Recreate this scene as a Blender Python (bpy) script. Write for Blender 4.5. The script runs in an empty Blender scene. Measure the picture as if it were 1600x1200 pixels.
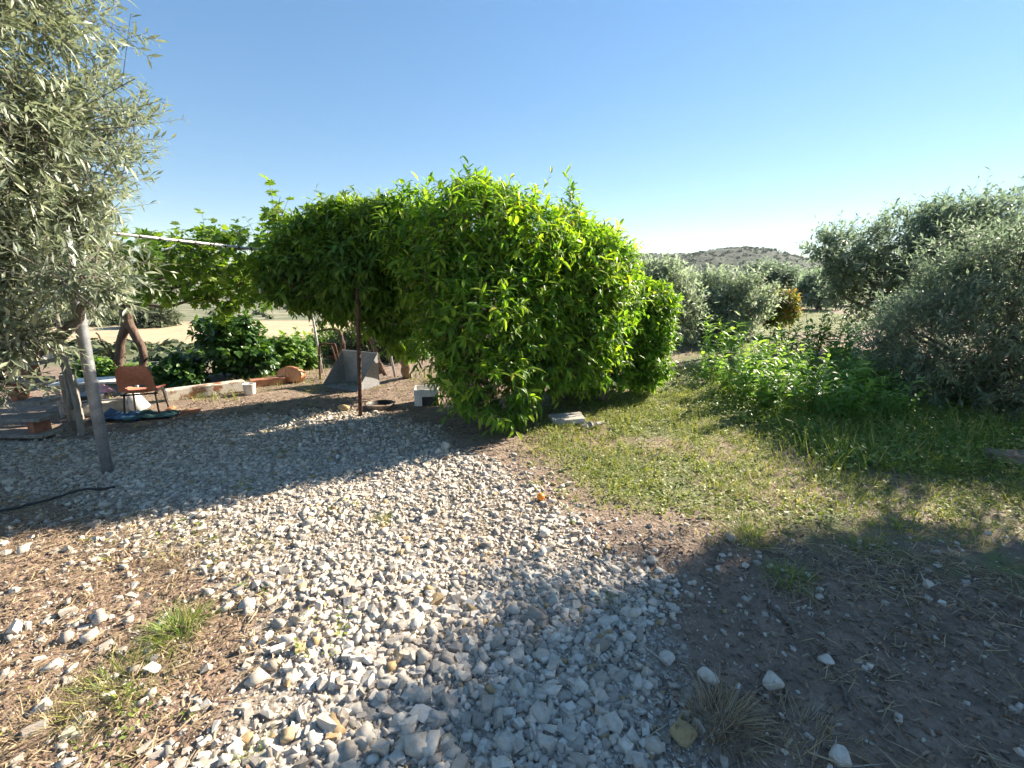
import bpy, bmesh, math, random
import numpy as np
from mathutils import Vector, Matrix

random.seed(7)
RNG = np.random.default_rng(11)
scene = bpy.context.scene
COL = scene.collection

# ------------------------------------------------------------------ camera
CAM_H, PITCH, FOC = 1.75, math.radians(12.5), 719.0      # metres, tilt down, focal length in 1600-px frame units
cam_data = bpy.data.cameras.new('camera')
cam_data.sensor_width = 36.0
cam_data.lens = FOC / 1600.0 * 36.0
cam_data.clip_start = 0.05
cam_data.clip_end = 6000.0
cam = bpy.data.objects.new('camera', cam_data)
cam.location = (0, 0, CAM_H)
cam.rotation_euler = (math.radians(90) - PITCH, 0, 0)
COL.objects.link(cam)
scene.camera = cam

# ------------------------------------------------------------------ sky and sun
SUN_AZ, SUN_EL = math.radians(57), math.radians(29)      # azimuth from +Y towards +X
world = bpy.data.worlds.new('World')
scene.world = world
world.use_nodes = True
wn = world.node_tree
wn.nodes.clear()
sky = wn.nodes.new('ShaderNodeTexSky')
sky.sky_type = 'NISHITA'
sky.sun_disc = False
sky.sun_elevation = SUN_EL
sky.sun_rotation = SUN_AZ
sky.altitude = 100
sky.air_density = 1.0
sky.dust_density = 0.0
sky.ozone_density = 1.8
bg = wn.nodes.new('ShaderNodeBackground')
bg.inputs['Strength'].default_value = 0.096
wo = wn.nodes.new('ShaderNodeOutputWorld')
hsv = wn.nodes.new('ShaderNodeHueSaturation')
hsv.inputs['Hue'].default_value = 0.503
hsv.inputs['Saturation'].default_value = 1.42
gam = wn.nodes.new('ShaderNodeGamma')          # the camera's soft highlight roll-off, the whole sky alike
gam.inputs['Gamma'].default_value = 0.66
wn.links.new(sky.outputs[0], gam.inputs['Color'])
wn.links.new(gam.outputs[0], hsv.inputs['Color'])
wn.links.new(hsv.outputs[0], bg.inputs['Color'])
wn.links.new(bg.outputs[0], wo.inputs['Surface'])

sun_dir = Vector((math.sin(SUN_AZ) * math.cos(SUN_EL), math.cos(SUN_AZ) * math.cos(SUN_EL), math.sin(SUN_EL)))
sun_data = bpy.data.lights.new('sun', 'SUN')
sun_data.energy = 5.0
sun_data.angle = math.radians(0.55)
sun_data.color = (1.0, 0.89, 0.73)
sun = bpy.data.objects.new('sun', sun_data)
sun.rotation_euler = (-sun_dir).to_track_quat('-Z', 'Y').to_euler()
sun.location = sun_dir * 60
COL.objects.link(sun)

vs = scene.view_settings
vs.view_transform = 'Standard'
vs.look = 'None'
vs.gamma = 1.0
vs.use_curve_mapping = False
vs.exposure = 1.78
try:
    scene.cycles.use_denoising = True
    scene.cycles.denoiser = 'OPENIMAGEDENOISE'
    scene.cycles.denoising_input_passes = 'RGB_ALBEDO_NORMAL'
    scene.cycles.max_bounces = 5
    scene.cycles.diffuse_bounces = 2
    scene.cycles.transmission_bounces = 4
    scene.cycles.transparent_max_bounces = 6
    scene.cycles.volume_bounces = 0
    scene.cycles.use_light_tree = False
    scene.cycles.use_adaptive_sampling = True
    scene.cycles.adaptive_threshold = 0.03
except Exception:
    pass

# ------------------------------------------------------------------ helpers: photo geometry to places
RIGHT = np.array([1.0, 0, 0])
FWD = np.array([0, math.cos(PITCH), -math.sin(PITCH)])
UP = np.array([0, math.sin(PITCH), math.cos(PITCH)])
EYE = np.array([0, 0, CAM_H])


def ray(px, py):
    return RIGHT * ((px - 800) / FOC) + FWD - UP * ((py - 600) / FOC)


def G(px, py, z=0.0):
    d = ray(px, py)
    return EYE + d * ((z - CAM_H) / d[2])


def U(px, py, Y):
    d = ray(px, py)
    return EYE + d * (Y / d[1])


def to_px(P):
    D = np.asarray(P, float) - EYE
    f = D @ FWD
    f = np.where(f < 0.05, 0.05, f)
    return 800 + FOC * D[..., 0] / f, 600 - FOC * (D @ UP) / f, f


def blob(px, py, Y, rx, ry, rd):
    """ellipsoid: centre, radii in metres (rx, ry measured across the view, rd along it in metres)"""
    c = U(px, py, Y)
    f = (c - EYE) @ FWD
    return (c, np.array([rx / FOC * f, rd, ry / FOC * f]))


def sstep(a, b, x):
    t = np.clip((x - a) / (b - a), 0, 1)
    return t * t * (3 - 2 * t)


def _h(ix, iy, iz):
    n = (ix * 374761393 + iy * 668265263 + iz * 1274126177) & 0xffffffff
    n = ((n ^ (n >> 13)) * 1103515245) & 0xffffffff
    n = (n ^ (n >> 16)) & 0xffff
    return n / 65535.0


def vnoise(P, freq=1.0, seed=0):
    P = np.asarray(P, float) * freq + seed * 17.31
    i = np.floor(P).astype(np.int64)
    f = P - i
    f = f * f * (3 - 2 * f)
    r = 0
    for dx in (0, 1):
        wx = f[:, 0] if dx else 1 - f[:, 0]
        for dy in (0, 1):
            wy = f[:, 1] if dy else 1 - f[:, 1]
            for dz in (0, 1):
                wz = f[:, 2] if dz else 1 - f[:, 2]
                r = r + wx * wy * wz * _h(i[:, 0] + dx, i[:, 1] + dy, i[:, 2] + dz)
    return r


def noise2(x, y, freq, seed=0):
    x = np.asarray(x, float)
    y = np.asarray(y, float)
    return vnoise(np.stack([x.ravel(), y.ravel(), np.zeros(x.size)], 1), freq, seed).reshape(x.shape)


def fbm2(x, y, freq, seed=0, o=4):
    r, a, t = 0, 1, 0
    for k in range(o):
        r = r + a * noise2(x, y, freq * 2 ** k, seed + k)
        t += a
        a *= 0.5
    return r / t


def in_poly(x, y, poly):
    x = np.asarray(x)
    y = np.asarray(y)
    ins = np.zeros(x.shape, bool)
    n = len(poly)
    for i in range(n):
        x1, y1 = poly[i][0], poly[i][1]
        x2, y2 = poly[(i + 1) % n][0], poly[(i + 1) % n][1]
        c = ((y1 > y) != (y2 > y)) & (x < (x2 - x1) * (y - y1) / (y2 - y1 + 1e-12) + x1)
        ins ^= c
    return ins


def poly_sd(x, y, poly):
    """signed distance, positive inside"""
    x = np.asarray(x, float)
    y = np.asarray(y, float)
    d = np.full(x.shape, 1e9)
    n = len(poly)
    for i in range(n):
        ax, ay = poly[i][0], poly[i][1]
        bx, by = poly[(i + 1) % n][0], poly[(i + 1) % n][1]
        vx, vy = bx - ax, by - ay
        t = np.clip(((x - ax) * vx + (y - ay) * vy) / (vx * vx + vy * vy + 1e-12), 0, 1)
        d = np.minimum(d, np.hypot(x - ax - t * vx, y - ay - t * vy))
    return np.where(in_poly(x, y, poly), d, -d)


def gpoly(pts):
    return [G(a, b)[:2] for a, b in pts]


# ------------------------------------------------------------------ helpers: meshes and objects
def mesh_np(name, V, T, mat=None, attrs=None, smooth=False):
    V = np.ascontiguousarray(V, dtype=np.float32)
    T = np.ascontiguousarray(T, dtype=np.int32)
    me = bpy.data.meshes.new(name)
    me.vertices.add(len(V))
    me.vertices.foreach_set('co', V.ravel())
    k = T.shape[1]
    me.loops.add(T.size)
    me.loops.foreach_set('vertex_index', T.ravel())
    me.polygons.add(len(T))
    me.polygons.foreach_set('loop_start', np.arange(len(T), dtype=np.int32) * k)
    me.polygons.foreach_set('loop_total', np.full(len(T), k, dtype=np.int32))
    me.polygons.foreach_set('use_smooth', np.full(len(T), bool(smooth)))
    for an, av in (attrs or {}).items():
        a = me.attributes.new(an, 'FLOAT', 'POINT')
        a.data.foreach_set('value', np.ascontiguousarray(av, dtype=np.float32))
    me.update(calc_edges=True)
    if mat is not None:
        me.materials.append(mat)
    return me


class MB:
    """collects triangles for one mesh"""
    def __init__(self):
        self.V, self.T, self.A, self.n = [], [], [], 0

    def add(self, V, T, a=0.0):
        V = np.asarray(V, float)
        T = np.asarray(T, int)
        self.V.append(V)
        self.T.append(T + self.n)
        self.A.append(np.full(len(V), a) if np.isscalar(a) else np.asarray(a, float))
        self.n += len(V)
        return self

    def mesh(self, name, mat, smooth=False):
        return mesh_np(name, np.concatenate(self.V), np.concatenate(self.T), mat, {'rnd': np.concatenate(self.A)}, smooth)


def link(name, me, parent=None, loc=None):
    o = bpy.data.objects.new(name, me)
    COL.objects.link(o)
    if parent is not None:
        o.parent = parent
    if loc is not None:
        o.location = loc
    return o


def tag(o, label=None, cat=None, group=None, kind=None):
    if label:
        o['label'] = label
    if cat:
        o['category'] = cat
    if group:
        o['group'] = group
    if kind:
        o['kind'] = kind
    return o


def thing(name, label, cat, group=None, loc=(0, 0, 0), rz=0.0):
    o = bpy.data.objects.new(name, None)
    o.empty_display_size = 0.1
    COL.objects.link(o)
    o.location = loc
    o.rotation_euler = (0, 0, rz)
    return tag(o, label, cat, group)


def norm(a):
    return a / (np.linalg.norm(a, axis=-1, keepdims=True) + 1e-9)


def frames(X, Zhint):
    X = norm(X)
    Y = norm(np.cross(Zhint, X))
    Z = np.cross(X, Y)
    return np.stack([X, Y, Z], axis=-1)      # columns


def scatter(tv, tt, P, R, S):
    """copies of one template: P (N,3), R (N,3,3), S (N,) or (N,3)"""
    tv = np.asarray(tv, float)
    tt = np.asarray(tt, int)
    N, m = len(P), len(tv)
    S = np.asarray(S, float)
    if S.ndim == 1:
        S = np.repeat(S[:, None], 3, 1)
    L = tv[None] * S[:, None, :]
    V = np.einsum('nij,nmj->nmi', R, L) + P[:, None, :]
    T = tt[None] + (np.arange(N) * m)[:, None, None]
    return V.reshape(-1, 3), T.reshape(-1, 3)


def rand_dirs(n, rng=None):
    rng = rng or RNG
    return norm(rng.normal(size=(n, 3)))


def rand_rot(n, rng=None):
    rng = rng or RNG
    return frames(rand_dirs(n, rng), rand_dirs(n, rng))


def tube(pts, rad, n=8, caps=True):
    pts = np.asarray(pts, float)
    m = len(pts)
    rad = np.full(m, rad) if np.isscalar(rad) else np.asarray(rad, float)
    tan = np.gradient(pts, axis=0)
    tan = norm(tan)
    ref = np.array([0.13, 0.21, 1.0]) if abs(tan[0][2]) < 0.8 else np.array([1.0, 0.2, 0.1])
    V = []
    for i in range(m):
        a = np.cross(tan[i], ref)
        a /= np.linalg.norm(a) + 1e-9
        b = np.cross(tan[i], a)
        th = np.linspace(0, 2 * math.pi, n, endpoint=False)
        V.append(pts[i] + rad[i] * (np.cos(th)[:, None] * a + np.sin(th)[:, None] * b))
    V = np.concatenate(V)
    T = []
    for i in range(m - 1):
        for k in range(n):
            p, q = i * n + k, i * n + (k + 1) % n
            T += [(p, p + n, q + n), (p, q + n, q)]
    if caps:
        for k in range(1, n - 1):
            T.append((0, k, k + 1))
            T.append(((m - 1) * n, (m - 1) * n + k + 1, (m - 1) * n + k))
    return V, np.array(T)


def spline(pts, n=12):
    """Catmull-Rom through points"""
    P = np.asarray(pts, float)
    P = np.vstack([2 * P[0] - P[1], P, 2 * P[-1] - P[-2]])
    out = []
    segs = len(P) - 3
    for s in range(segs):
        p0, p1, p2, p3 = P[s:s + 4]
        for t in np.linspace(0, 1, max(2, n // segs), endpoint=False):
            out.append(0.5 * ((2 * p1) + (p2 - p0) * t + (2 * p0 - 5 * p1 + 4 * p2 - p3) * t ** 2 + (3 * p1 - p0 - 3 * p2 + p3) * t ** 3))
    out.append(P[-2])
    return np.array(out)


def wob(pts, amp, seed=0, n=14):
    r = np.random.default_rng(seed)
    p = spline(pts, n)
    q = p + r.normal(size=p.shape) * amp
    q[0], q[-1] = p[0], p[-1]
    return q


def box(sx, sy, sz, c=(0, 0, 0), bev=0.0, jit=0.0, seed=0):
    """bevelled box as V,T, centred at c"""
    bm = bmesh.new()
    bmesh.ops.create_cube(bm, size=1.0)
    bmesh.ops.scale(bm, vec=(sx, sy, sz), verts=bm.verts)
    if bev > 0:
        bmesh.ops.bevel(bm, geom=bm.edges[:], offset=bev, segments=2, affect='EDGES', profile=0.6)
    if jit:
        r = random.Random(seed)
        for v in bm.verts:
            v.co += Vector((r.uniform(-jit, jit), r.uniform(-jit, jit), r.uniform(-jit, jit)))
    bmesh.ops.triangulate(bm, faces=bm.faces[:])
    V = np.array([v.co[:] for v in bm.verts]) + np.array(c)
    bm.verts.index_update()
    T = np.array([[v.index for v in f.verts] for f in bm.faces])
    bm.free()
    return V, T


def lathe(prof, n=20, sx=1.0, sy=1.0):
    V, T = [], []
    th = np.linspace(0, 2 * math.pi, n, endpoint=False)
    for r, z in prof:
        V.append(np.stack([np.cos(th) * r * sx, np.sin(th) * r * sy, np.full(n, z)], 1))
    for i in range(len(prof) - 1):
        for k in range(n):
            p, q = i * n + k, i * n + (k + 1) % n
            T += [(p, q, q + n), (p, q + n, p + n)]
    return np.concatenate(V), np.array(T)


def rot_xyz(V, rx=0, ry=0, rz=0):
    M = np.array(Matrix.Rotation(rz, 3, 'Z') @ Matrix.Rotation(ry, 3, 'Y') @ Matrix.Rotation(rx, 3, 'X'))
    return np.asarray(V) @ M.T


def block_rock(seed, sq=(1, 0.8, 0.6), extra=3, jit=0.30):
    """crushed stone: the hull of a jittered block"""
    r = np.random.default_rng(seed)
    p = np.array([(a, b, c) for a in (-1, 1) for b in (-1, 1) for c in (-1, 1)], float) * (0.72 + jit * r.normal(size=(8, 3)) * 0.8)
    if extra:
        p = np.vstack([p, norm(r.normal(size=(extra, 3))) * 1.05])
    return hull_rock(0, seed, sq, p)


def hull_rock(n, seed, sq=(1, 0.8, 0.6), pts=None):
    r = np.random.default_rng(seed)
    if pts is None:
        p = norm(r.normal(size=(n, 3)))
        p = p * (0.7 + 0.5 * r.random((n, 1)))
    else:
        p = pts
    p = p / np.abs(p).max() * np.array(sq)
    bm = bmesh.new()
    for q in p:
        bm.verts.new(q)
    bmesh.ops.convex_hull(bm, input=bm.verts[:])
    loose = [v for v in bm.verts if not v.link_faces]
    bmesh.ops.delete(bm, geom=loose, context='VERTS')
    bmesh.ops.recalc_face_normals(bm, faces=bm.faces[:])
    bmesh.ops.triangulate(bm, faces=bm.faces[:])
    bm.verts.index_update()
    V = np.array([v.co[:] for v in bm.verts])
    T = np.array([[v.index for v in f.verts] for f in bm.faces])
    bm.free()
    return V, T


# ------------------------------------------------------------------ materials
class NT:
    def __init__(self, name):
        self.m = bpy.data.materials.new(name)
        self.m.use_nodes = True
        self.t = self.m.node_tree
        self.t.nodes.clear()
        self.out = self.n('ShaderNodeOutputMaterial')

    def n(self, typ, ins=None, **kw):
        nd = self.t.nodes.new(typ)
        for k, v in kw.items():
            setattr(nd, k, v)
        for k, v in (ins or {}).items():
            self.set(nd, k, v)
        return nd

    def set(self, nd, k, v):
        s = nd.inputs[k]
        if isinstance(v, bpy.types.NodeSocket):
            self.t.links.new(v, s)
        elif isinstance(v, bpy.types.Node):
            self.t.links.new(v.outputs[0], s)
        else:
            s.default_value = v

    def ramp(self, fac, stops, interp='LINEAR'):
        r = self.n('ShaderNodeValToRGB')
        r.color_ramp.interpolation = interp
        el = r.color_ramp.elements
        while len(el) < len(stops):
            el.new(0.5)
        for e, (p, c) in zip(el, stops):
            e.position = p
            e.color = (*c, 1) if len(c) == 3 else c
        self.set(r, 'Fac', fac)
        return r.outputs[0]

    def noise(self, scale, detail=4, rough=0.55, vec=None):
        nd = self.n('ShaderNodeTexNoise', {'Scale': scale, 'Detail': detail, 'Roughness': rough})
        if vec is not None:
            self.set(nd, 'Vector', vec)
        return nd.outputs[0]

    def mix(self, fac, a, b, typ='MIX'):
        nd = self.n('ShaderNodeMix', data_type='RGBA', blend_type=typ)
        self.set(nd, 0, fac)
        self.set(nd, 6, a if not isinstance(a, tuple) else (*a, 1))
        self.set(nd, 7, b if not isinstance(b, tuple) else (*b, 1))
        return nd.outputs[2]

    def math(self, op, a, b=0.0, clamp=False):
        nd = self.n('ShaderNodeMath', operation=op, use_clamp=clamp)
        self.set(nd, 0, a)
        self.set(nd, 1, b)
        return nd.outputs[0]

    def attr(self, name):
        return self.n('ShaderNodeAttribute', attribute_name=name).outputs['Fac']

    def bump(self, h, strength=0.5, dist=0.02):
        return self.n('ShaderNodeBump', {'Height': h, 'Strength': strength, 'Distance': dist}).outputs[0]

    def principled(self, **ins):
        p = self.n('ShaderNodeBsdfPrincipled')
        for k, v in ins.items():
            self.set(p, k.replace('_', ' '), v if not (isinstance(v, tuple) and len(v) == 3) else (*v, 1))
        return p

    def done(self, sh):
        self.set(self.out, 'Surface', sh)
        return self.m


def leaf_mat(name, stops, trans=0.4, rough=0.45, tcol=(1.25, 1.35, 0.5), under=None, spec=0.4, vary=0.0):
    k = NT(name)
    c = k.ramp(k.attr('rnd'), stops)
    if vary:
        pos = k.n('ShaderNodeNewGeometry').outputs['Position']
        c = k.mix(k.math('MULTIPLY', k.noise(2.2, 3, 0.6, pos), vary), c, (0.10, 0.13, 0.035))
    if under:
        bf = k.n('ShaderNodeNewGeometry').outputs['Backfacing']
        c = k.mix(bf, c, under)
    p = k.principled(Base_Color=c, Roughness=rough)
    p.inputs['Specular IOR Level'].default_value = spec
    tc = k.mix(1.0, c, tcol, 'MULTIPLY')
    tr = k.n('ShaderNodeBsdfTranslucent', {'Color': tc})
    mx = k.n('ShaderNodeMixShader', {0: trans})
    k.set(mx, 1, p)
    k.set(mx, 2, tr)
    return k.done(mx)


def bark_mat(name, c1, c2, scale=18):
    k = NT(name)
    tc = k.n('ShaderNodeTexCoord').outputs['Object']
    mp = k.n('ShaderNodeMapping', {'Vector': tc, 'Scale': (1, 1, 0.25)})
    n = k.noise(scale, 6, 0.65, mp.outputs[0])
    c = k.ramp(n, [(0.3, c1), (0.7, c2)])
    return k.done(k.principled(Base_Color=c, Roughness=0.9, Normal=k.bump(n, 0.9, 0.02)))


def plain_mat(name, c1, c2, scale=6, rough=0.6, metal=0.0, bump=0.15, detail=5, lo=0.35, hi=0.7, mid=None):
    k = NT(name)
    tc = k.n('ShaderNodeTexCoord').outputs['Object']
    n = k.noise(scale, detail, 0.6, tc)
    st = [(lo, c1), (hi, c2)] if mid is None else [(lo, c1), ((lo + hi) / 2, mid), (hi, c2)]
    c = k.ramp(n, st)
    n2 = k.noise(scale * 9, 4, 0.6, tc)
    c = k.mix(0.35, c, k.ramp(n2, [(0.3, (0.25, 0.22, 0.2)), (0.7, (0.85, 0.83, 0.8))]), 'OVERLAY')
    return k.done(k.principled(Base_Color=c, Roughness=rough, Metallic=metal, Normal=k.bump(n2, bump, 0.01)))


M = {}
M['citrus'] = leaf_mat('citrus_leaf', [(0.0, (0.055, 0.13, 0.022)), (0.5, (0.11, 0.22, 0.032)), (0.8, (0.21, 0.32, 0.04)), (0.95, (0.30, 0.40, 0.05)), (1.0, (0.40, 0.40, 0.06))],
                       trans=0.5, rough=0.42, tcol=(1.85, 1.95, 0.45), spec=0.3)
M['citrus_dark'] = leaf_mat('citrus_leaf_deep', [(0.0, (0.05, 0.12, 0.022)), (0.6, (0.095, 0.195, 0.032)), (1.0, (0.24, 0.34, 0.05))],
                            trans=0.48, rough=0.42, tcol=(1.9, 1.8, 0.5), spec=0.35)
M['olive'] = leaf_mat('olive_leaf', [(0.0, (0.06, 0.085, 0.045)), (0.4, (0.15, 0.185, 0.11)), (0.8, (0.29, 0.32, 0.21)), (1.0, (0.42, 0.42, 0.26))],
                      trans=0.26, rough=0.4, tcol=(1.2, 1.25, 0.7), under=(0.34, 0.38, 0.33), spec=0.6)
M['olive_far'] = leaf_mat('olive_leaf_grey', [(0.0, (0.10, 0.135, 0.08)), (0.6, (0.19, 0.23, 0.15)), (1.0, (0.32, 0.36, 0.25))],
                          trans=0.45, rough=0.5, tcol=(1.1, 1.3, 1.0), under=(0.27, 0.31, 0.24))
M['olive_silver'] = leaf_mat('olive_leaf_silver', [(0.0, (0.14, 0.18, 0.11)), (0.6, (0.26, 0.30, 0.20)), (1.0, (0.40, 0.44, 0.32))],
                             trans=0.45, rough=0.5, tcol=(1.1, 1.25, 0.9), under=(0.38, 0.42, 0.34))
M['vine'] = leaf_mat('vine_leaf', [(0.0, (0.06, 0.13, 0.025)), (0.6, (0.12, 0.21, 0.04)), (1.0, (0.24, 0.33, 0.07))], trans=0.5, rough=0.5, tcol=(1.8, 1.8, 0.5))
M['fig'] = leaf_mat('fig_leaf', [(0.0, (0.02, 0.06, 0.015)), (0.7, (0.05, 0.115, 0.025)), (1.0, (0.12, 0.21, 0.04))], trans=0.35, rough=0.35, tcol=(1.6, 1.7, 0.6), spec=0.6)
M['shrub'] = leaf_mat('shrub_leaf', [(0.0, (0.06, 0.13, 0.03)), (0.6, (0.12, 0.22, 0.045)), (1.0, (0.22, 0.33, 0.07))], trans=0.4, rough=0.5, tcol=(1.6, 1.7, 0.5))
M['weed'] = leaf_mat('weed_leaf', [(0.0, (0.09, 0.18, 0.05)), (0.6, (0.16, 0.28, 0.07)), (1.0, (0.32, 0.43, 0.11))], trans=0.5, rough=0.5, tcol=(1.5, 1.6, 0.6))
M['grass'] = leaf_mat('grass_blade', [(0.0, (0.11, 0.17, 0.035)), (0.5, (0.22, 0.265, 0.06)), (0.8, (0.34, 0.35, 0.10)), (1.0, (0.46, 0.40, 0.20))], trans=0.35, rough=0.55, tcol=(1.4, 1.4, 0.5))
M['grass_deep'] = leaf_mat('grass_blade_deep', [(0.0, (0.09, 0.16, 0.04)), (0.5, (0.18, 0.26, 0.06)), (0.85, (0.32, 0.36, 0.10)), (0.93, (0.44, 0.38, 0.18)), (1.0, (0.48, 0.40, 0.22))], trans=0.35, rough=0.5, tcol=(1.4, 1.5, 0.5))
M['straw'] = leaf_mat('straw', [(0.0, (0.20, 0.14, 0.085)), (0.5, (0.36, 0.27, 0.16)), (1.0, (0.50, 0.40, 0.26))], trans=0.2, rough=0.7, tcol=(1, 1, 0.8), spec=0.2)
M['litter'] = leaf_mat('litter', [(0.0, (0.06, 0.045, 0.035)), (0.5, (0.16, 0.12, 0.085)), (1.0, (0.36, 0.29, 0.2))], trans=0.05, rough=0.8, tcol=(1, 1, 1), spec=0.2)
M['autumn'] = leaf_mat('russet_leaf', [(0.0, (0.06, 0.10, 0.02)), (0.5, (0.16, 0.19, 0.04)), (0.8, (0.32, 0.24, 0.07)), (1.0, (0.36, 0.17, 0.07))], trans=0.4, rough=0.5, tcol=(1.4, 1.3, 0.7))
M['scrub'] = leaf_mat('scrub_leaf', [(0.0, (0.05, 0.07, 0.035)), (0.6, (0.09, 0.115, 0.06)), (1.0, (0.15, 0.16, 0.09))], trans=0.15, rough=0.7, tcol=(1.2, 1.2, 0.7), spec=0.2)
M['bark'] = bark_mat('olive_bark', (0.06, 0.05, 0.04), (0.22, 0.19, 0.16))
M['vine_bark'] = bark_mat('vine_bark', (0.05, 0.03, 0.022), (0.20, 0.13, 0.095), 25)
M['citrus_bark'] = bark_mat('citrus_bark', (0.10, 0.07, 0.05), (0.28, 0.21, 0.15))
M['grey_wood'] = bark_mat('grey_wood', (0.14, 0.12, 0.10), (0.36, 0.33, 0.29), 14)


def stone_material(name, tint=(1, 1, 1)):
    k = NT(name)
    pos = k.n('ShaderNodeNewGeometry').outputs['Position']
    oi = k.n('ShaderNodeObjectInfo').outputs['Random']
    v = k.math('FRACT', k.math('ADD', k.attr('rnd'), oi))
    c = k.ramp(v, [(0.0, (0.25, 0.22, 0.185)), (0.2, (0.37, 0.33, 0.28)), (0.5, (0.47, 0.42, 0.355)), (0.8, (0.54, 0.49, 0.42)), (0.94, (0.61, 0.57, 0.505)), (0.965, (0.35, 0.26, 0.14)), (1.0, (0.32, 0.23, 0.12))])
    n1 = k.noise(32, 7, 0.7, pos)
    c = k.mix(0.75, c, k.ramp(n1, [(0.28, (0.30, 0.28, 0.26)), (0.5, (0.52, 0.50, 0.48)), (0.75, (0.64, 0.63, 0.62))]), 'OVERLAY')
    n3 = k.noise(7, 3, 0.5, pos)
    c = k.mix(k.ramp(n3, [(0.55, (0, 0, 0)), (0.75, (0.5, 0.5, 0.5))]), c, (0.40, 0.335, 0.26))
    n2 = k.noise(110, 4, 0.7, pos)
    h = k.math('ADD', k.math('MULTIPLY', n1, 1.0), k.math('MULTIPLY', n2, 0.35))
    return k.done(k.principled(Base_Color=c, Roughness=0.92, Normal=k.bump(h, 0.4, 0.008)))


M['stone'] = stone_material('limestone')
M['galv'] = plain_mat('galvanised_steel', (0.20, 0.215, 0.23), (0.34, 0.355, 0.37), 9, 0.5, 0.35, 0.1)
M['galv_light'] = plain_mat('galvanised_steel_light', (0.36, 0.37, 0.38), (0.55, 0.56, 0.57), 9, 0.45, 0.3, 0.1)
M['rust'] = plain_mat('rusty_iron', (0.05, 0.028, 0.02), (0.16, 0.075, 0.045), 12, 0.85, 0.1, 0.3)
M['black_metal'] = plain_mat('black_painted_metal', (0.015, 0.014, 0.013), (0.05, 0.04, 0.034), 14, 0.5, 0.2, 0.1)
M['chair_plastic'] = plain_mat('faded_terracotta_plastic', (0.46, 0.15, 0.08), (0.58, 0.22, 0.13), 5, 0.5, 0, 0.05)
M['orange_plastic'] = plain_mat('sun_bleached_orange_plastic', (0.62, 0.24, 0.10), (0.72, 0.36, 0.19), 7, 0.55, 0, 0.05)
M['white_plastic'] = plain_mat('dirty_white_plastic', (0.55, 0.54, 0.51), (0.78, 0.77, 0.75), 5, 0.5, 0, 0.05)
M['black_plastic'] = plain_mat('black_plastic', (0.012, 0.012, 0.013), (0.03, 0.03, 0.032), 6, 0.45, 0, 0.05)
M['grey_paint'] = plain_mat('grey_painted_steel', (0.21, 0.215, 0.23), (0.31, 0.315, 0.33), 4, 0.55, 0.0, 0.08)
M['brick'] = plain_mat('red_clay_brick', (0.20, 0.08, 0.05), (0.36, 0.16, 0.10), 9, 0.9, 0, 0.4)
M['concrete'] = plain_mat('pale_concrete', (0.34, 0.31, 0.27), (0.52, 0.49, 0.44), 7, 0.9, 0, 0.4)
M['brown_stone'] = plain_mat('brown_stone', (0.15, 0.11, 0.085), (0.28, 0.22, 0.17), 8, 0.9, 0, 0.5)
M['soil'] = plain_mat('soil_crumb', (0.14, 0.095, 0.065), (0.34, 0.245, 0.18), 3, 0.95, 0, 0.3)
M['blue_tarp'] = plain_mat('blue_tarpaulin', (0.02, 0.05, 0.10), (0.04, 0.11, 0.20), 5, 0.4, 0, 0.1)
M['teal_tarp'] = plain_mat('teal_tarpaulin', (0.02, 0.055, 0.06), (0.035, 0.09, 0.095), 5, 0.4, 0, 0.1)
M['pink_cloth'] = plain_mat('pink_cloth', (0.55, 0.24, 0.27), (0.68, 0.36, 0.38), 7, 0.8, 0, 0.2)
M['clay'] = plain_mat('terracotta_shard', (0.30, 0.12, 0.07), (0.42, 0.20, 0.12), 9, 0.9, 0, 0.3)


def orange_mat():
    k = NT('orange_peel')
    tc = k.n('ShaderNodeTexCoord').outputs['Object']
    n = k.noise(160, 2, 0.5, tc)
    return k.done(k.principled(Base_Color=(0.75, 0.24, 0.02), Roughness=0.4, Normal=k.bump(n, 0.25, 0.004)))


M['orange'] = orange_mat()


def peel_mat():
    k = NT('peeling_white_paint_on_rust')
    tc = k.n('ShaderNodeTexCoord').outputs['Object']
    a = k.noise(5, 7, 0.7, tc)
    b = k.noise(30, 5, 0.65, tc)
    rust = k.ramp(b, [(0.3, (0.14, 0.05, 0.025)), (0.7, (0.40, 0.19, 0.10))])
    paint = k.ramp(b, [(0.3, (0.56, 0.48, 0.38)), (0.7, (0.72, 0.66, 0.56))])
    f = k.ramp(a, [(0.50, (0, 0, 0)), (0.58, (1, 1, 1))])
    return k.done(k.principled(Base_Color=k.mix(f, paint, rust), Roughness=0.8, Normal=k.bump(a, 0.4, 0.01)))


M['peel'] = peel_mat()


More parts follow.
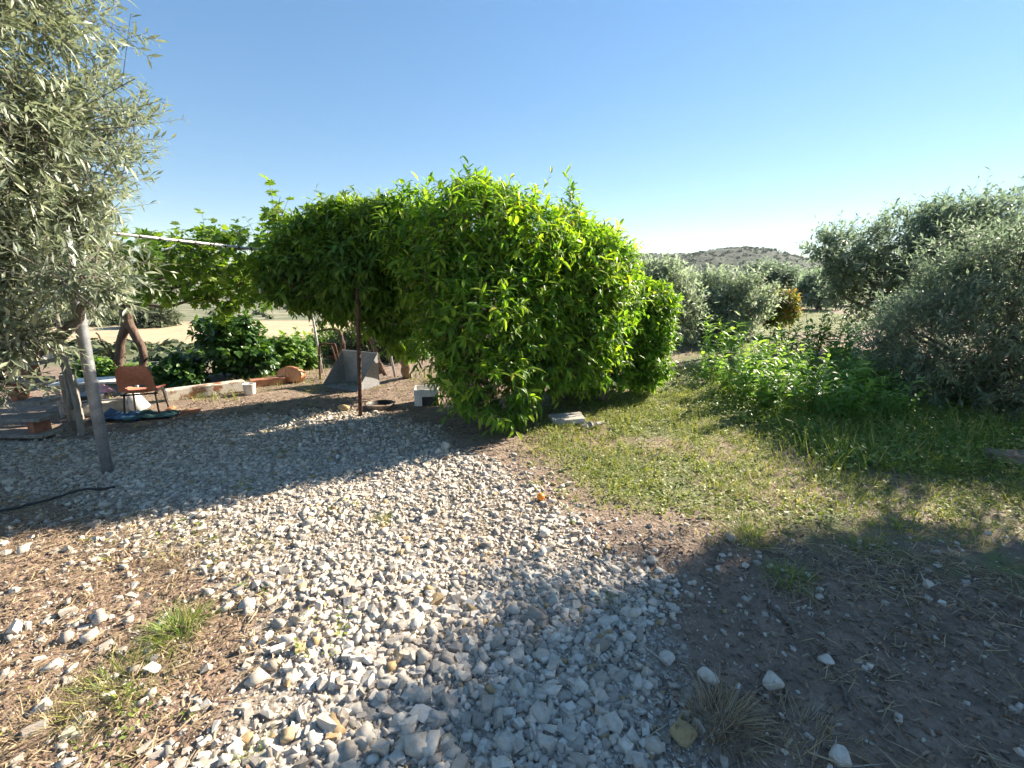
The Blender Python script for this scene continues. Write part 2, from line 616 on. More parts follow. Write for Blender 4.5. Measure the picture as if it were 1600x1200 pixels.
def ground_mat():
    k = NT('ground_surface')
    pos = k.n('ShaderNodeNewGeometry').outputs['Position']
    n_big = k.noise(0.9, 5, 0.6, pos)
    n_mid = k.noise(7, 6, 0.65, pos)
    n_fine = k.noise(60, 5, 0.7, pos)
    soil = k.ramp(n_mid, [(0.3, (0.14, 0.10, 0.072)), (0.55, (0.235, 0.17, 0.125)), (0.8, (0.335, 0.255, 0.19))])
    soil = k.mix(0.6, soil, k.ramp(n_fine, [(0.3, (0.3, 0.29, 0.28)), (0.72, (0.72, 0.71, 0.7))]), 'OVERLAY')
    v = k.n('ShaderNodeTexVoronoi', {'Scale': 34.0, 'Vector': pos})
    peb = k.ramp(v.outputs['Color'], [(0.0, (0.24, 0.21, 0.18)), (0.5, (0.40, 0.37, 0.33)), (1.0, (0.52, 0.49, 0.45))])
    edge = k.ramp(v.outputs['Distance'], [(0.25, (1, 0.97, 0.92)), (0.6, (0.62, 0.55, 0.48))])
    grav = k.mix(1.0, peb, edge, 'MULTIPLY')
    straw = k.ramp(k.noise(40, 6, 0.7, pos), [(0.3, (0.16, 0.10, 0.07)), (0.55, (0.28, 0.19, 0.135)), (0.8, (0.38, 0.285, 0.21))])
    green = k.ramp(n_mid, [(0.3, (0.075, 0.085, 0.032)), (0.55, (0.13, 0.14, 0.05)), (0.8, (0.20, 0.19, 0.085))])
    green = k.mix(0.6, green, k.ramp(n_fine, [(0.3, (0.3, 0.3, 0.28)), (0.72, (0.72, 0.72, 0.7))]), 'OVERLAY')
    field = k.ramp(k.noise(0.25, 6, 0.6, pos), [(0.3, (0.38, 0.29, 0.17)), (0.7, (0.50, 0.40, 0.25))])
    scr = k.ramp(k.noise(0.12, 8, 0.7, pos), [(0.34, (0.085, 0.105, 0.05)), (0.5, (0.15, 0.16, 0.085)), (0.62, (0.30, 0.26, 0.17)), (0.75, (0.40, 0.35, 0.25))])
    c = soil

    def w(name):
        a = k.attr(name)
        return k.math('MULTIPLY', k.math('SUBTRACT', k.math('ADD', a, k.math('MULTIPLY', k.math('SUBTRACT', n_mid, 0.5), 0.9)), 0.3), 2.5, True)
    for nm, cc in (('straw', straw), ('green', green), ('gravel', grav), ('scrub', scr), ('field', field)):
        c = k.mix(w(nm), c, cc)
    h = k.math('ADD', k.math('MULTIPLY', n_mid, 0.6), k.math('MULTIPLY', n_fine, 0.35))
    h = k.math('SUBTRACT', h, k.math('MULTIPLY', v.outputs['Distance'], 0.35))
    return k.done(k.principled(Base_Color=c, Roughness=0.95, Normal=k.bump(h, 0.8, 0.03)))


M['ground'] = ground_mat()

# ------------------------------------------------------------------ ground
POLY_GRAVEL = gpoly([(-60, 690), (180, 685), (330, 655), (590, 642), (680, 672), (745, 720), (860, 790), (905, 850), (985, 915), (1040, 1000), (1075, 1090), (1120, 1230),
                     (1150, 1600), (330, 1600), (330, 1230), (400, 1080), (420, 960), (330, 880), (200, 830), (120, 790), (-60, 770)])
POLY_STONY = gpoly([(-80, 690), (560, 640), (880, 770), (1090, 960), (1260, 1230), (1300, 1700), (-300, 1700), (-300, 900)])
POLY_WEEDS = gpoly([(840, 650), (985, 618), (1060, 560), (1130, 540), (1330, 560), (1800, 690), (1900, 960), (1560, 920), (1380, 870), (1180, 850), (1080, 800), (960, 785), (880, 730)])
POLY_DEEP = gpoly([(1100, 570), (1330, 560), (1700, 620), (1800, 720), (1540, 730), (1330, 740), (1260, 700), (1150, 640)])
POLY_STRAW = gpoly([(-400, 790), (120, 770), (300, 830), (400, 900), (430, 1000), (350, 1120), (260, 1300), (200, 1700), (-600, 1700)])
POLY_SOIL = gpoly([(900, 830), (1180, 850), (1500, 890), (1900, 960), (2200, 1700), (1100, 1700), (1090, 1150), (1040, 1000)])


def left_mask(x, y):
    return sstep(0, 1, (-x - 0.8 - 0.1 * y) / (3 + 0.1 * y))


def H(x, y):
    x = np.asarray(x, float)
    y = np.asarray(y, float)
    near = 0.05 * (fbm2(x, y, 0.9, 3) - 0.5) + 0.025 * (fbm2(x, y, 5.0, 9, 3) - 0.5)
    m = left_mask(x, np.maximum(y, 0))
    drop = -7.0 * sstep(9.5, 50, y) * m
    rise = 13.0 * sstep(110, 700, y) * m
    roll = 3.0 * (fbm2(x, y, 0.01, 21) - 0.5) * sstep(90, 300, np.hypot(x, y))
    return near + drop + rise + roll


def Hs(x, y):
    return float(H(np.array([x]), np.array([y]))[0])


def axis(lo, hi, step, far_lo, far_hi, growth=1.12):
    a = list(np.arange(lo, hi + 1e-6, step))
    s, p = step, hi
    while p < far_hi:
        s *= growth
        p += s
        a.append(p)
    s, p = step, lo
    b = []
    while p > far_lo:
        s *= growth
        p -= s
        b.append(p)
    return np.array(b[::-1] + a)


xs = axis(-6.0, 6.0, 0.062, -2200, 2200)
ys = axis(0.6, 8.5, 0.055, -60, 2600)
X, Y = np.meshgrid(xs, ys)
Z = H(X, Y)
nx, ny = len(xs), len(ys)
V = np.stack([X.ravel(), Y.ravel(), Z.ravel()], 1)
I = np.arange(nx * ny).reshape(ny, nx)
Q = np.stack([I[:-1, :-1].ravel(), I[:-1, 1:].ravel(), I[1:, 1:].ravel(), I[1:, :-1].ravel()], 1)
fx, fy = V[:, 0], V[:, 1]
lm = left_mask(fx, np.maximum(fy, 0))
a_gravel = sstep(-0.35, 0.25, poly_sd(fx, fy, POLY_GRAVEL))
a_green = sstep(-0.5, 0.4, poly_sd(fx, fy, POLY_WEEDS)) * 0.8 * sstep(0.25, 0.55, fbm2(fx, fy, 1.6, 40))
far_green = sstep(9, 14, fy) * (1 - lm) * sstep(0.36, 0.6, fbm2(fx, fy, 0.35, 52)) * 0.9
a_green = np.maximum(a_green, far_green)
a_straw = sstep(-0.4, 0.3, poly_sd(fx, fy, POLY_STRAW))
a_field = lm * sstep(46, 50, fy) * (1 - sstep(88, 98, fy + 12 * np.sin(fx * 0.03)))
a_scrub = np.maximum(lm * sstep(8.3, 11, fy), sstep(60, 140, fy)) * (1 - a_field)
ground_me = mesh_np('ground', V, Q, M['ground'], {'gravel': a_gravel, 'green': a_green, 'straw': a_straw, 'field': a_field, 'scrub': a_scrub}, smooth=True)
ground = tag(link('ground', ground_me), 'stony ground with pale gravel, brown soil, straw and low green weeds', None, None, 'structure')

# far hill beyond the olive grove
def hill():
    ax = np.linspace(-60, 620, 150)
    ay = np.linspace(430, 1150, 110)
    HX, HY = np.meshgrid(ax, ay)
    prof_px = np.array([700, 860, 985, 1040, 1075, 1100, 1150, 1190, 1230, 1265, 1300, 1400, 1500])
    prof_py = np.array([415, 405, 401, 399, 400, 394, 391, 394, 403, 412, 420, 432, 440])
    az = (HX / HY) * FOC * 1.0 / math.cos(PITCH) * 0.976 + 800
    top = np.interp(az, prof_px, prof_py)
    ridge_h = (441 - top) / FOC * 690 + 1.2
    s = sstep(440, 690, HY) * (1 - 0.6 * sstep(700, 1150, HY))
    terr = fbm2(HX, HY, 0.02, 5, 5) - 0.5
    HZ = -3 + s * (ridge_h + 3) + terr * 9 * sstep(440, 520, HY) * (1 - 0.75 * sstep(620, 690, HY))
    V = np.stack([HX.ravel(), HY.ravel(), HZ.ravel()], 1)
    I = np.arange(HX.size).reshape(HX.shape)
    Q = np.stack([I[:-1, :-1].ravel(), I[:-1, 1:].ravel(), I[1:, 1:].ravel(), I[1:, :-1].ravel()], 1)
    k = NT('hill_slope')
    pos = k.n('ShaderNodeNewGeometry').outputs['Position']
    n1 = k.noise(0.035, 9, 0.72, pos)
    c = k.ramp(n1, [(0.38, (0.013, 0.026, 0.011)), (0.56, (0.022, 0.04, 0.016)), (0.66, (0.04, 0.054, 0.025)), (0.8, (0.085, 0.088, 0.052))])
    m = k.done(k.principled(Base_Color=c, Roughness=1.0, Normal=k.bump(n1, 1.0, 4.0)))
    o = tag(link('hill', mesh_np('hill', V, Q, m, smooth=True)), 'distant scrubby hill with a flat ridge beyond the olive grove', None, None, 'structure')
    return V


hillV = hill()

# ------------------------------------------------------------------ leaf templates
def lt_broad(w=0.14, fold=0.05, droop=0.25):
    z = lambda x: -droop * x * x
    v = [(0, 0, 0), (0.33, -w, z(.33) + fold), (0.33, 0, z(.33)), (0.33, w, z(.33) + fold),
         (0.7, -w * .8, z(.7) + fold), (0.7, 0, z(.7)), (0.7, w * .8, z(.7) + fold), (1, 0, z(1))]
    t = [(0, 1, 2), (0, 2, 3), (1, 4, 5), (1, 5, 2), (2, 5, 6), (2, 6, 3), (4, 7, 5), (5, 7, 6)]
    return np.array(v), np.array(t)


def lt_thin(w=0.1, fold=0.03, droop=0.12):
    v = [(0, 0, 0), (0.5, -w, fold - droop * .25), (0.5, 0, -droop * .25), (0.5, w, fold - droop * .25), (1, 0, -droop)]
    return np.array(v), np.array([(0, 1, 2), (0, 2, 3), (1, 4, 2), (2, 4, 3)])


def lt_diamond(w=0.22):
    return np.array([(0, 0, 0), (0.5, -w, 0.02), (1, 0, -0.1), (0.5, w, 0.02)]), np.array([(0, 1, 2), (0, 2, 3)])


def lt_palm():
    out = [(0, 0, 0), (0.05, -0.35, 0.02), (0.32, -0.52, -0.05), (0.42, -0.28, 0.03), (0.75, -0.36, -0.04), (0.66, -0.12, 0.02), (1.0, 0, -0.12),
           (0.66, 0.12, 0.02), (0.75, 0.36, -0.04), (0.42, 0.28, 0.03), (0.32, 0.52, -0.05), (0.05, 0.35, 0.02)]
    v = [(0.35, 0, 0.0)] + out
    n = len(out)
    return np.array(v), np.array([(0, 1 + i, 1 + (i + 1) % n) for i in range(n)])


LT_CITRUS = lt_broad(0.15, 0.05, 0.25)
LT_CITRUS_SLIM = lt_thin(0.155, 0.05, 0.25)
LT_FIG = lt_broad(0.30, 0.04, 0.2)
LT_OLIVE = lt_thin(0.115, 0.03, 0.10)
LT_FAR = lt_diamond(0.2)
LT_VINE = lt_palm()
LT_WEED = lt_broad(0.22, 0.05, 0.25)


def crown_points(blobs, n, rng, amp=0.12, freq=1.6, depth=0.25, zmin=0.05, keep=None, gap=0.0):
    """points in the shell of a union of ellipsoids, with outward normals"""
    w = np.array([(b[1][0] * b[1][1] * b[1][2]) ** (2 / 3) for b in blobs])
    cnt = np.maximum(1, (n * w / w.sum()).astype(int))
    Ps, Ns, Us = [], [], []
    for (c, r), k in zip(blobs, cnt):
        d = norm(rng.normal(size=(int(k * 1.5), 3)))
        u = 1 - depth * rng.random(len(d)) ** 1.4
        p = c + d * r * u[:, None]
        nn = norm(d / r)
        disp = (vnoise(p, freq, 1) - 0.5) * 2 * amp + (vnoise(p, freq * 3, 2) - 0.5) * amp
        p = p + nn * disp[:, None]
        ok = p[:, 2] > zmin
        for (c2, r2) in blobs:
            if c2 is c:
                continue
            q = (p - c2) / r2
            ok &= (q * q).sum(1) > 0.78 ** 2
        if gap > 0:
            ok &= vnoise(p, freq * 2.2, 7) > gap * (0.6 + 0.8 * rng.random(len(p)))
        p, nn, u = p[ok], nn[ok], u[ok]
        Ps.append(p[:k]); Ns.append(nn[:k]); Us.append(u[:k])
    return np.concatenate(Ps), np.concatenate(Ns), np.concatenate(Us)


def shoots_to_leaves(P, D, L, k, lt, size, rng, spread=0.9, grav=0.3, szvar=0.32, tipc=0.5, spiral=True, start=0.0):
    """k leaves along each shoot (P base, D direction, L length). returns P,R,S,rnd"""
    N = len(P)
    t = np.tile((np.arange(k) + 0.5) / k, (N, 1)) + rng.normal(size=(N, k)) * 0.06
    t = start + (1 - start) * np.clip(t, 0, 1.05)
    az = np.tile(np.arange(k) * (2.4 if spiral else math.pi), (N, 1)) + rng.random((N, 1)) * 6.28 + rng.normal(size=(N, k)) * 0.4
    F = frames(D, rand_dirs(N, rng))
    A, B = F[:, :, 1], F[:, :, 2]
    pos = P[:, None] + D[:, None] * (L[:, None] * t)[..., None]
    rad = np.cos(az)[..., None] * A[:, None] + np.sin(az)[..., None] * B[:, None]
    gv = np.broadcast_to(np.asarray(grav, float), (N,))[:, None, None]
    ld = D[:, None] * (0.35 + 0.5 * t)[..., None] + rad * spread - gv * np.array([0, 0, 1.0]) + rng.normal(size=(N, k, 3)) * 0.15
    zh = D[:, None] * 0.6 + np.array([0, 0, 0.8]) + rng.normal(size=(N, k, 3)) * 0.25
    pos, ld, zh = pos.reshape(-1, 3), norm(ld.reshape(-1, 3)), zh.reshape(-1, 3)
    S = size * (1 + szvar * rng.normal(size=len(pos)))
    S = np.clip(S, size * 0.45, size * 1.6)
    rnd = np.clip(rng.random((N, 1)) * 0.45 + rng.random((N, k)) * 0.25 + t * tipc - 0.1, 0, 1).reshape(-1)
    return pos, frames(ld, zh), S, rnd


def build_leaves(name, parts, mat, parent, singles=0, lt=None, single_name='leaf'):
    """joins leaf batches (each P,R,S,rnd) into one crown mesh; the `singles` leaves that show largest are objects of their own"""
    P = np.concatenate([p[0] for p in parts]); R = np.concatenate([p[1] for p in parts])
    S = np.concatenate([p[2] for p in parts]); A = np.concatenate([p[3] for p in parts])
    rest = np.ones(len(P), bool)
    idx = []
    if singles:
        px, py, f = to_px(P)
        vis = (px > 8) & (px < 1592) & (py > 8) & (py < 1192) & (f > 0.4)
        tow = np.einsum('ni,ni->n', norm(EYE - P), R[:, :, 2])
        ln = np.abs(np.einsum('ni,ni->n', norm(EYE - P), R[:, :, 0]))
        score = np.where(vis, S / f * np.sqrt(1.01 - ln) * (0.3 + np.abs(tow)), -1)
        # in front of the crown only: nearest in a coarse view grid
        cell = (px // 16).astype(int) * 1000 + (py // 16).astype(int)
        order = np.lexsort((f, cell))
        first = np.zeros(len(P), bool)
        cs = cell[order]
        fo = order[np.r_[True, cs[1:] != cs[:-1]]]
        first[fo] = True
        score = np.where(first, score, -1)
        idx = np.argsort(-score)[:singles]
        idx = [i for i in idx if score[i] > 0]
        rest[idx] = False
    V, T = scatter(lt[0], lt[1], P[rest], R[rest], S[rest])
    me = mesh_np(name, V, T, mat, {'rnd': np.repeat(A[rest], len(lt[0]))})
    crown = link(name, me, parent)
    if len(idx):
        crown_inv = Matrix.Identity(4)
        var = []
        for a in (0.1, 0.35, 0.55, 0.75, 0.95):
            var.append(mesh_np('leaf', lt[0], lt[1], mat, {'rnd': np.full(len(lt[0]), a)}))
        for i in idx:
            o = bpy.data.objects.new(single_name, var[min(4, int(A[i] * 5))])
            COL.objects.link(o)
            o.parent = crown
            m = Matrix([list(R[i, 0] * S[i]) + [P[i, 0]], list(R[i, 1] * S[i]) + [P[i, 1]], list(R[i, 2] * S[i]) + [P[i, 2]], [0, 0, 0, 1]])
            o.matrix_local = m
    return crown


def twigs_mesh(P, D, L, rad, rng, back=0.5):
    """thin three-sided twigs along the shoots"""
    tv = []
    for x, r in ((-back, 1.0), (1.0, 0.4)):
        for a in (0, 2.09, 4.19):
            tv.append((x, r * math.cos(a), r * math.sin(a)))
    tt = [(0, 3, 4), (0, 4, 1), (1, 4, 5), (1, 5, 2), (2, 5, 3), (2, 3, 0)]
    R = frames(D, rand_dirs(len(P), rng))
    S = np.stack([L, np.full(len(P), rad), np.full(len(P), rad)], 1)
    return scatter(np.array(tv), np.array(tt), P, R, S)


def tree(name, label, cat, blobs, base, n_shoots, k, lt, size, mat, bark, seed, trunk_r=0.06, shoot_len=0.16, amp=0.12, depth=0.3, gap=0.0,
         grav=0.3, spread=0.9, up=0.35, singles=0, inner=0.3, group=None, freq=1.6, limbs=7, stems=None, tipc=0.5, zmin=0.05, crown_name='crown', fork=0.45, young_lit=0.0):
    rng = np.random.default_rng(seed)
    base = np.array([base[0], base[1], Hs(base[0], base[1])])
    t = thing(name, label, cat, group, tuple(base))
    bl = [(c - base, r) for c, r in blobs]
    P, N, u = crown_points(bl, n_shoots, rng, amp, freq, depth, zmin, gap=gap)
    D = norm(N * 0.75 + np.array([0, 0, up]) + rng.normal(size=P.shape) * 0.38)
    L = shoot_len * (0.6 + 0.8 * rng.random(len(P))) * np.where(rng.random(len(P)) < 0.06, 1.7, 1.0)
    # eye-space helpers need world places: shift after
    parts = [shoots_to_leaves(P, D, L, k, lt, size, rng, spread, grav - (0.5 * N[:, 2] if young_lit > 0 else 0.0), tipc=tipc)]
    if young_lit > 0:      # upper shoots yellower: new growth, plus the sunlit top put into leaf colour
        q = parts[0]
        parts[0] = (q[0], q[1], q[2], np.clip(q[3] + young_lit * np.repeat(np.maximum(N[:, 2], -0.4), k), 0, 1))
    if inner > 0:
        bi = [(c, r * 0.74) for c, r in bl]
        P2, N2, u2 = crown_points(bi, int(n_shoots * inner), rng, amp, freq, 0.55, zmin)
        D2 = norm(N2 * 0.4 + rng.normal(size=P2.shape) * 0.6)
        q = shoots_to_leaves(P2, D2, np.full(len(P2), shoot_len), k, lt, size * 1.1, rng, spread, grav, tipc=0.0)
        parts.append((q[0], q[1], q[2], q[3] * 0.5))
    EYE_keep = EYE.copy()
    EYE[:] = EYE_keep - base
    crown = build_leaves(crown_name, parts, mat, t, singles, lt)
    EYE[:] = EYE_keep
    tv, tt = twigs_mesh(P, D, L, 0.0035 if size < 0.2 else 0.006, rng, 1.2)
    link('twigs', mesh_np('twigs', tv, tt, bark), t)['kind'] = 'stuff'
    # trunk and limbs
    cc = np.mean([c for c, r in bl], axis=0)
    stems = stems or [((0, 0, -0.05), fork)]
    for si, (s0, fk) in enumerate(stems):
        s0 = np.array(s0, float)
        top = s0 + (cc - s0) * fk
        path = wob([s0, s0 + (top - s0) * 0.5 + np.array([rng.normal() * .05, rng.normal() * .05, 0]), top], 0.012, seed + si, 10)
        v, T = tube(path, np.linspace(trunk_r * 1.25, trunk_r * 0.75, len(path)), 9)
        link('trunk', MB().add(v, T).mesh('trunk', bark, True), t)
        for j in range(limbs):
            b = bl[j % len(bl)]
            d = norm(rng.normal(size=3)) * np.array([1, 1, 0.6]) + np.array([0, 0, 0.25])
            e = b[0] + d * b[1] * 0.68
            mid = (top + e) / 2 + rng.normal(size=3) * 0.08 * np.linalg.norm(e - top)
            lp = wob([top - (top - s0) * 0.08, mid, e], 0.015, seed * 31 + j, 10)
            v, T = tube(lp, np.linspace(trunk_r * 0.55, 0.008, len(lp)), 6)
            link('limb', MB().add(v, T).mesh('limb', bark, True), t)
    return t


# ------------------------------------------------------------------ the three leafy citrus trees
main_blobs = [blob(745, 488, 5.85, 100, 124, 0.85), blob(738, 379, 6.0, 80, 58, 0.75), blob(745, 333, 6.1, 42, 34, 0.42), blob(825, 485, 6.15, 78, 118, 0.8),
              blob(880, 480, 6.55, 72, 112, 0.8), blob(930, 488, 7.05, 52, 100, 0.75), blob(825, 400, 6.2, 78, 56, 0.75), blob(900, 425, 6.75, 62, 52, 0.7), blob(885, 400, 6.7, 60, 52, 0.7), blob(891, 332, 6.6, 10, 26, 0.10),
              blob(672, 415, 6.2, 58, 66, 0.7), blob(655, 366, 6.3, 46, 34, 0.5), blob(768, 595, 5.45, 58, 52, 0.5), blob(870, 562, 6.2, 62, 46, 0.6), blob(930, 565, 6.8, 48, 44, 0.6), blob(942, 425, 7.2, 34, 46, 0.5)]
gb = G(958, 640)
tree('citrus_tree', 'largest bushy citrus tree, rounded and bright green, in the centre', 'tree', main_blobs, (gb[0], gb[1] + 0.45), 5600, 9, LT_CITRUS, 0.105, M['citrus'], M['citrus_bark'], 5,
     trunk_r=0.06, shoot_len=0.19, amp=0.24, freq=1.9, depth=0.32, gap=0.16, grav=0.42, singles=300, young_lit=0.12, limbs=12, stems=[((0, 0, -0.05), 0.5), ((-0.75, 0.35, -0.05), 0.6)], inner=0.22)
left_blobs = [blob(515, 418, 6.5, 72, 62, 0.55), blob(572, 392, 6.5, 66, 58, 0.55), blob(462, 425, 6.5, 28, 46, 0.38), blob(618, 468, 6.9, 50, 48, 0.5), blob(535, 343, 6.6, 42, 18, 0.36), blob(628, 510, 7.3, 30, 32, 0.36), blob(605, 358, 6.5, 48, 34, 0.4)]
gb = G(638, 590)
tree('citrus_tree', 'citrus tree with flat underside spreading over the rusty post', 'tree', left_blobs, (gb[0], gb[1]), 3000, 9, LT_CITRUS_SLIM, 0.112, M['citrus_dark'], M['citrus_bark'], 15,
     trunk_r=0.075, shoot_len=0.17, amp=0.2, freq=2.0, gap=0.14, depth=0.3, grav=0.5, singles=150, young_lit=0.18, limbs=9, inner=0.25, fork=0.55)
right_blobs = [blob(1014, 512, 7.4, 28, 56, 0.45), blob(1006, 572, 7.2, 28, 30, 0.36), blob(1028, 478, 7.4, 14, 22, 0.22), blob(985, 490, 7.6, 28, 50, 0.4)]
gb = G(1015, 612)
tree('citrus_tree', 'narrow yellow-green citrus tree behind the right flank of the big one', 'tree', right_blobs, (gb[0], gb[1] + 0.2), 1500, 9, LT_CITRUS_SLIM, 0.105, M['citrus'], M['citrus_bark'], 25,
     trunk_r=0.04, shoot_len=0.15, amp=0.12, depth=0.3, grav=0.4, singles=60, limbs=6, inner=0.35)

# ------------------------------------------------------------------ olive trees
near_left = [(np.array([-4.15, 3.7, 3.0]), np.array([1.1, 1.25, 0.9])), (np.array([-4.6, 4.0, 2.05]), np.array([1.05, 1.1, 0.65])), (np.array([-4.0, 3.4, 3.9]), np.array([1.1, 1.2, 0.8])),
             (np.array([-4.05, 3.6, 1.95]), np.array([0.5, 0.5, 0.35])), (np.array([-3.85, 4.0, 2.4]), np.array([0.5, 0.45, 0.32])), (np.array([-4.0, 3.3, 1.5]), np.array([0.4, 0.4, 0.3])), blob(135, 425, 3.7, 55, 48, 0.35), blob(30, 520, 3.5, 40, 34, 0.25), blob(0, 600, 3.4, 22, 26, 0.18)]
tree('olive_tree', 'near olive tree with silvery leaves overhanging the top left corner', 'tree', near_left, (-5.2, 4.0), 5300, 12, LT_OLIVE, 0.084, M['olive'], M['bark'], 41,
     trunk_r=0.14, shoot_len=0.22, amp=0.24, depth=0.55, gap=0.36, grav=0.15, spread=0.75, up=0.2, singles=300, limbs=14, inner=0.22, freq=1.3, fork=0.5)
big_right = [blob(1590, 530, 6.4, 165, 130, 1.5), blob(1480, 560, 6.4, 85, 100, 1.0), blob(1600, 430, 6.6, 130, 75, 1.2), blob(1530, 640, 6.2, 120, 50, 0.9)]
gb = G(1640, 640)
tree('olive_tree', 'big grey-green olive tree drooping to the grass at the right edge', 'tree', big_right, (gb[0], gb[1]), 3900, 12, LT_OLIVE, 0.088, M['olive_far'], M['bark'], 51,
     trunk_r=0.13, shoot_len=0.24, amp=0.28, depth=0.45, gap=0.26, grav=0.15, spread=0.75, up=0.3, singles=60, limbs=14, inner=0.25, fork=0.5)
off_right = [(np.array([7.4, 5.3, 3.6]), np.array([1.05, 1.0, 0.7])), (np.array([7.0, 4.3, 3.2]), np.array([1.1, 1.0, 0.7])), (np.array([7.8, 4.8, 4.1]), np.array([1.1, 1.0, 0.7])), (np.array([6.2, 3.4, 2.6]), np.array([0.9, 0.8, 0.6])), (np.array([8.9, 6.9, 5.4]), np.array([1.0, 0.9, 0.7])), (np.array([8.2, 5.9, 4.6]), np.array([1.1, 1.0, 0.7]))]
tree('olive_tree', 'dense olive tree just past the right edge, shading the bare soil', 'tree', off_right, (7.5, 4.8), 3600, 9, LT_FAR, 0.095, M['olive_far'], M['bark'], 52,
     trunk_r=0.14, shoot_len=0.24, amp=0.25, depth=0.5, gap=0.30, grav=0.15, spread=0.75, up=0.25, limbs=10, inner=0.45, fork=0.5)
off_thin = [(np.array([8.1, 5.1, 3.3]), np.array([1.0, 0.9, 0.7])), (np.array([6.3, 2.8, 2.3]), np.array([1.0, 0.8, 0.6])), (np.array([7.9, 4.0, 3.0]), np.array([1.0, 0.9, 0.7]))]
tree('olive_tree', 'sparse olive tree past the right edge, dappling the soil with light', 'tree', off_thin, (7.6, 3.6), 700, 10, LT_OLIVE, 0.085, M['olive_far'], M['bark'], 54,
     trunk_r=0.11, shoot_len=0.24, amp=0.3, depth=0.6, gap=0.38, grav=0.15, spread=0.75, up=0.25, limbs=8, inner=0.1, fork=0.5)


def mid_olive(label, blobs, basepx, seed, n=1800, size=0.11, gap=0.2, baseY=None, mat='olive_far'):
    b = G(*basepx)
    if baseY:
        b = b * (baseY / b[1])
    return tree('olive_tree', label, 'tree', blobs, (b[0], b[1]), n, 10, LT_FAR, size, M[mat], M['bark'], seed, trunk_r=0.10, shoot_len=0.34, amp=0.42, depth=0.6, gap=gap + 0.16,
                grav=0.1, spread=0.8, up=0.4, limbs=12, inner=0.18, freq=1.2)


mid_olive('dark backlit olive tree with loose top rising behind the right-hand weeds', [blob(1400, 420, 12, 85, 62, 1.6), blob(1340, 400, 12, 50, 40, 1.0), blob(1450, 385, 12, 70, 52, 1.5), blob(1310, 385, 12, 32, 30, .6), blob(1390, 465, 12, 75, 35, 1.3)], (1400, 545), 61, 2600, 0.12, 0.28)
mid_olive('tall hazy olive tree behind the big one at the right edge', [blob(1530, 385, 10.5, 90, 55, 1.4), blob(1590, 360, 10.5, 60, 45, 1.2), blob(1490, 350, 11, 40, 30, 0.8), blob(1560, 450, 10.5, 100, 50, 1.2)], (1560, 560), 62, 2400, 0.11, 0.26)
mid_olive('silvery olive tree beside the hill, left of the russet shrub', [blob(1125, 480, 14, 54, 36, 1.4), blob(1085, 470, 14, 40, 28, 1.0), blob(1160, 478, 14, 32, 30, 0.9), blob(1110, 503, 13.6, 56, 26, 1.0)], (1120, 528), 63, 2600, 0.12, 0.22, None, 'olive_silver')
mid_olive('olive tree peeping out behind the narrow citrus tree', [blob(1025, 458, 12.5, 38, 28, 1.0), blob(1002, 440, 12.5, 24, 22, 0.8), blob(1060, 485, 12.5, 34, 30, 0.8)], (1030, 540), 64, 1700, 0.11, 0.25, None, 'olive_silver')
grove = [(1215, 440, 34, 32, 20), (1250, 447, 40, 26, 16), (1285, 452, 30, 30, 22), (1195, 430, 48, 26, 14), (1265, 436, 60, 22, 10), (1235, 428, 80, 18, 8), (1290, 432, 70, 20, 9), (1320, 445, 36, 30, 20)]
for gi, (px, py, YY, rx, ry) in enumerate(grove):
    c = U(px, py, YY)
    tree('olive_tree', 'grey-green olive tree in the far grove below the hill', 'tree', [blob(px, py, YY, rx, ry, rx / FOC * YY), blob(px - rx * .4, py + ry * .3, YY, rx * .7, ry * .7, rx / FOC * YY * .7)],
         (c[0], c[1]), 420, 7, LT_FAR, 0.32, M['olive_far'], M['bark'], 70 + gi, trunk_r=0.15, shoot_len=0.5, amp=0.45, depth=0.5, gap=0.15, limbs=4, inner=0.5, freq=0.6, group='far olive grove')

# russet shrub by the grove
tree('shrub', 'small shrub with orange and yellow leaves beside the silvery olive', 'shrub', [blob(1224, 474, 15, 20, 14, 0.45), blob(1206, 492, 15, 17, 14, 0.4), blob(1232, 490, 15, 14, 12, 0.3)], tuple(U(1210, 505, 15)[:2]), 380, 8, LT_FAR, 0.12, M['autumn'], M['bark'], 81,
     trunk_r=0.03, shoot_len=0.2, amp=0.15, depth=0.5, limbs=4, gap=0.1)

# ------------------------------------------------------------------ shrubs along the left edge of the yard
def gY(px, py):
    return G(px, py)[1]


tree('fig_tree', 'dark glossy fig bush behind the peeling beam', 'tree', [blob(368, 545, 8.6, 36, 34, 0.45), blob(338, 525, 8.6, 20, 18, 0.3), blob(395, 562, 8.6, 26, 26, 0.4), blob(372, 515, 8.6, 24, 16, 0.3)], tuple(U(375, 590, 8.7)[:2]), 430, 7, LT_FIG, 0.12, M['fig'], M['bark'], 91,
     trunk_r=0.045, shoot_len=0.16, amp=0.12, depth=0.5, gap=0.15, limbs=7, inner=0.3, singles=40)
tree('shrub', 'low dark leafy shrub just behind the terracotta chair', 'shrub', [blob(283, 577, 8.0, 24, 16, 0.35), blob(264, 588, 7.9, 16, 13, 0.3), blob(300, 590, 7.9, 14, 11, 0.25)], tuple(U(285, 600, 8.0)[:2]), 320, 8, LT_FIG, 0.10, M['fig'], M['bark'], 92,
     trunk_r=0.03, shoot_len=0.12, amp=0.08, depth=0.5, limbs=5)
tree('shrub', 'pale yellow-green shrub at the foot of the vine trunk', 'shrub', [blob(150, 582, 8.2, 28, 15, 0.35), blob(195, 590, 8.3, 30, 12, 0.35), blob(240, 594, 8.4, 20, 10, 0.3)], tuple(U(190, 600, 8.2)[:2]), 460, 8, LT_FIG, 0.09, M['shrub'], M['bark'], 93,
     trunk_r=0.02, shoot_len=0.12, amp=0.08, depth=0.5, limbs=5)
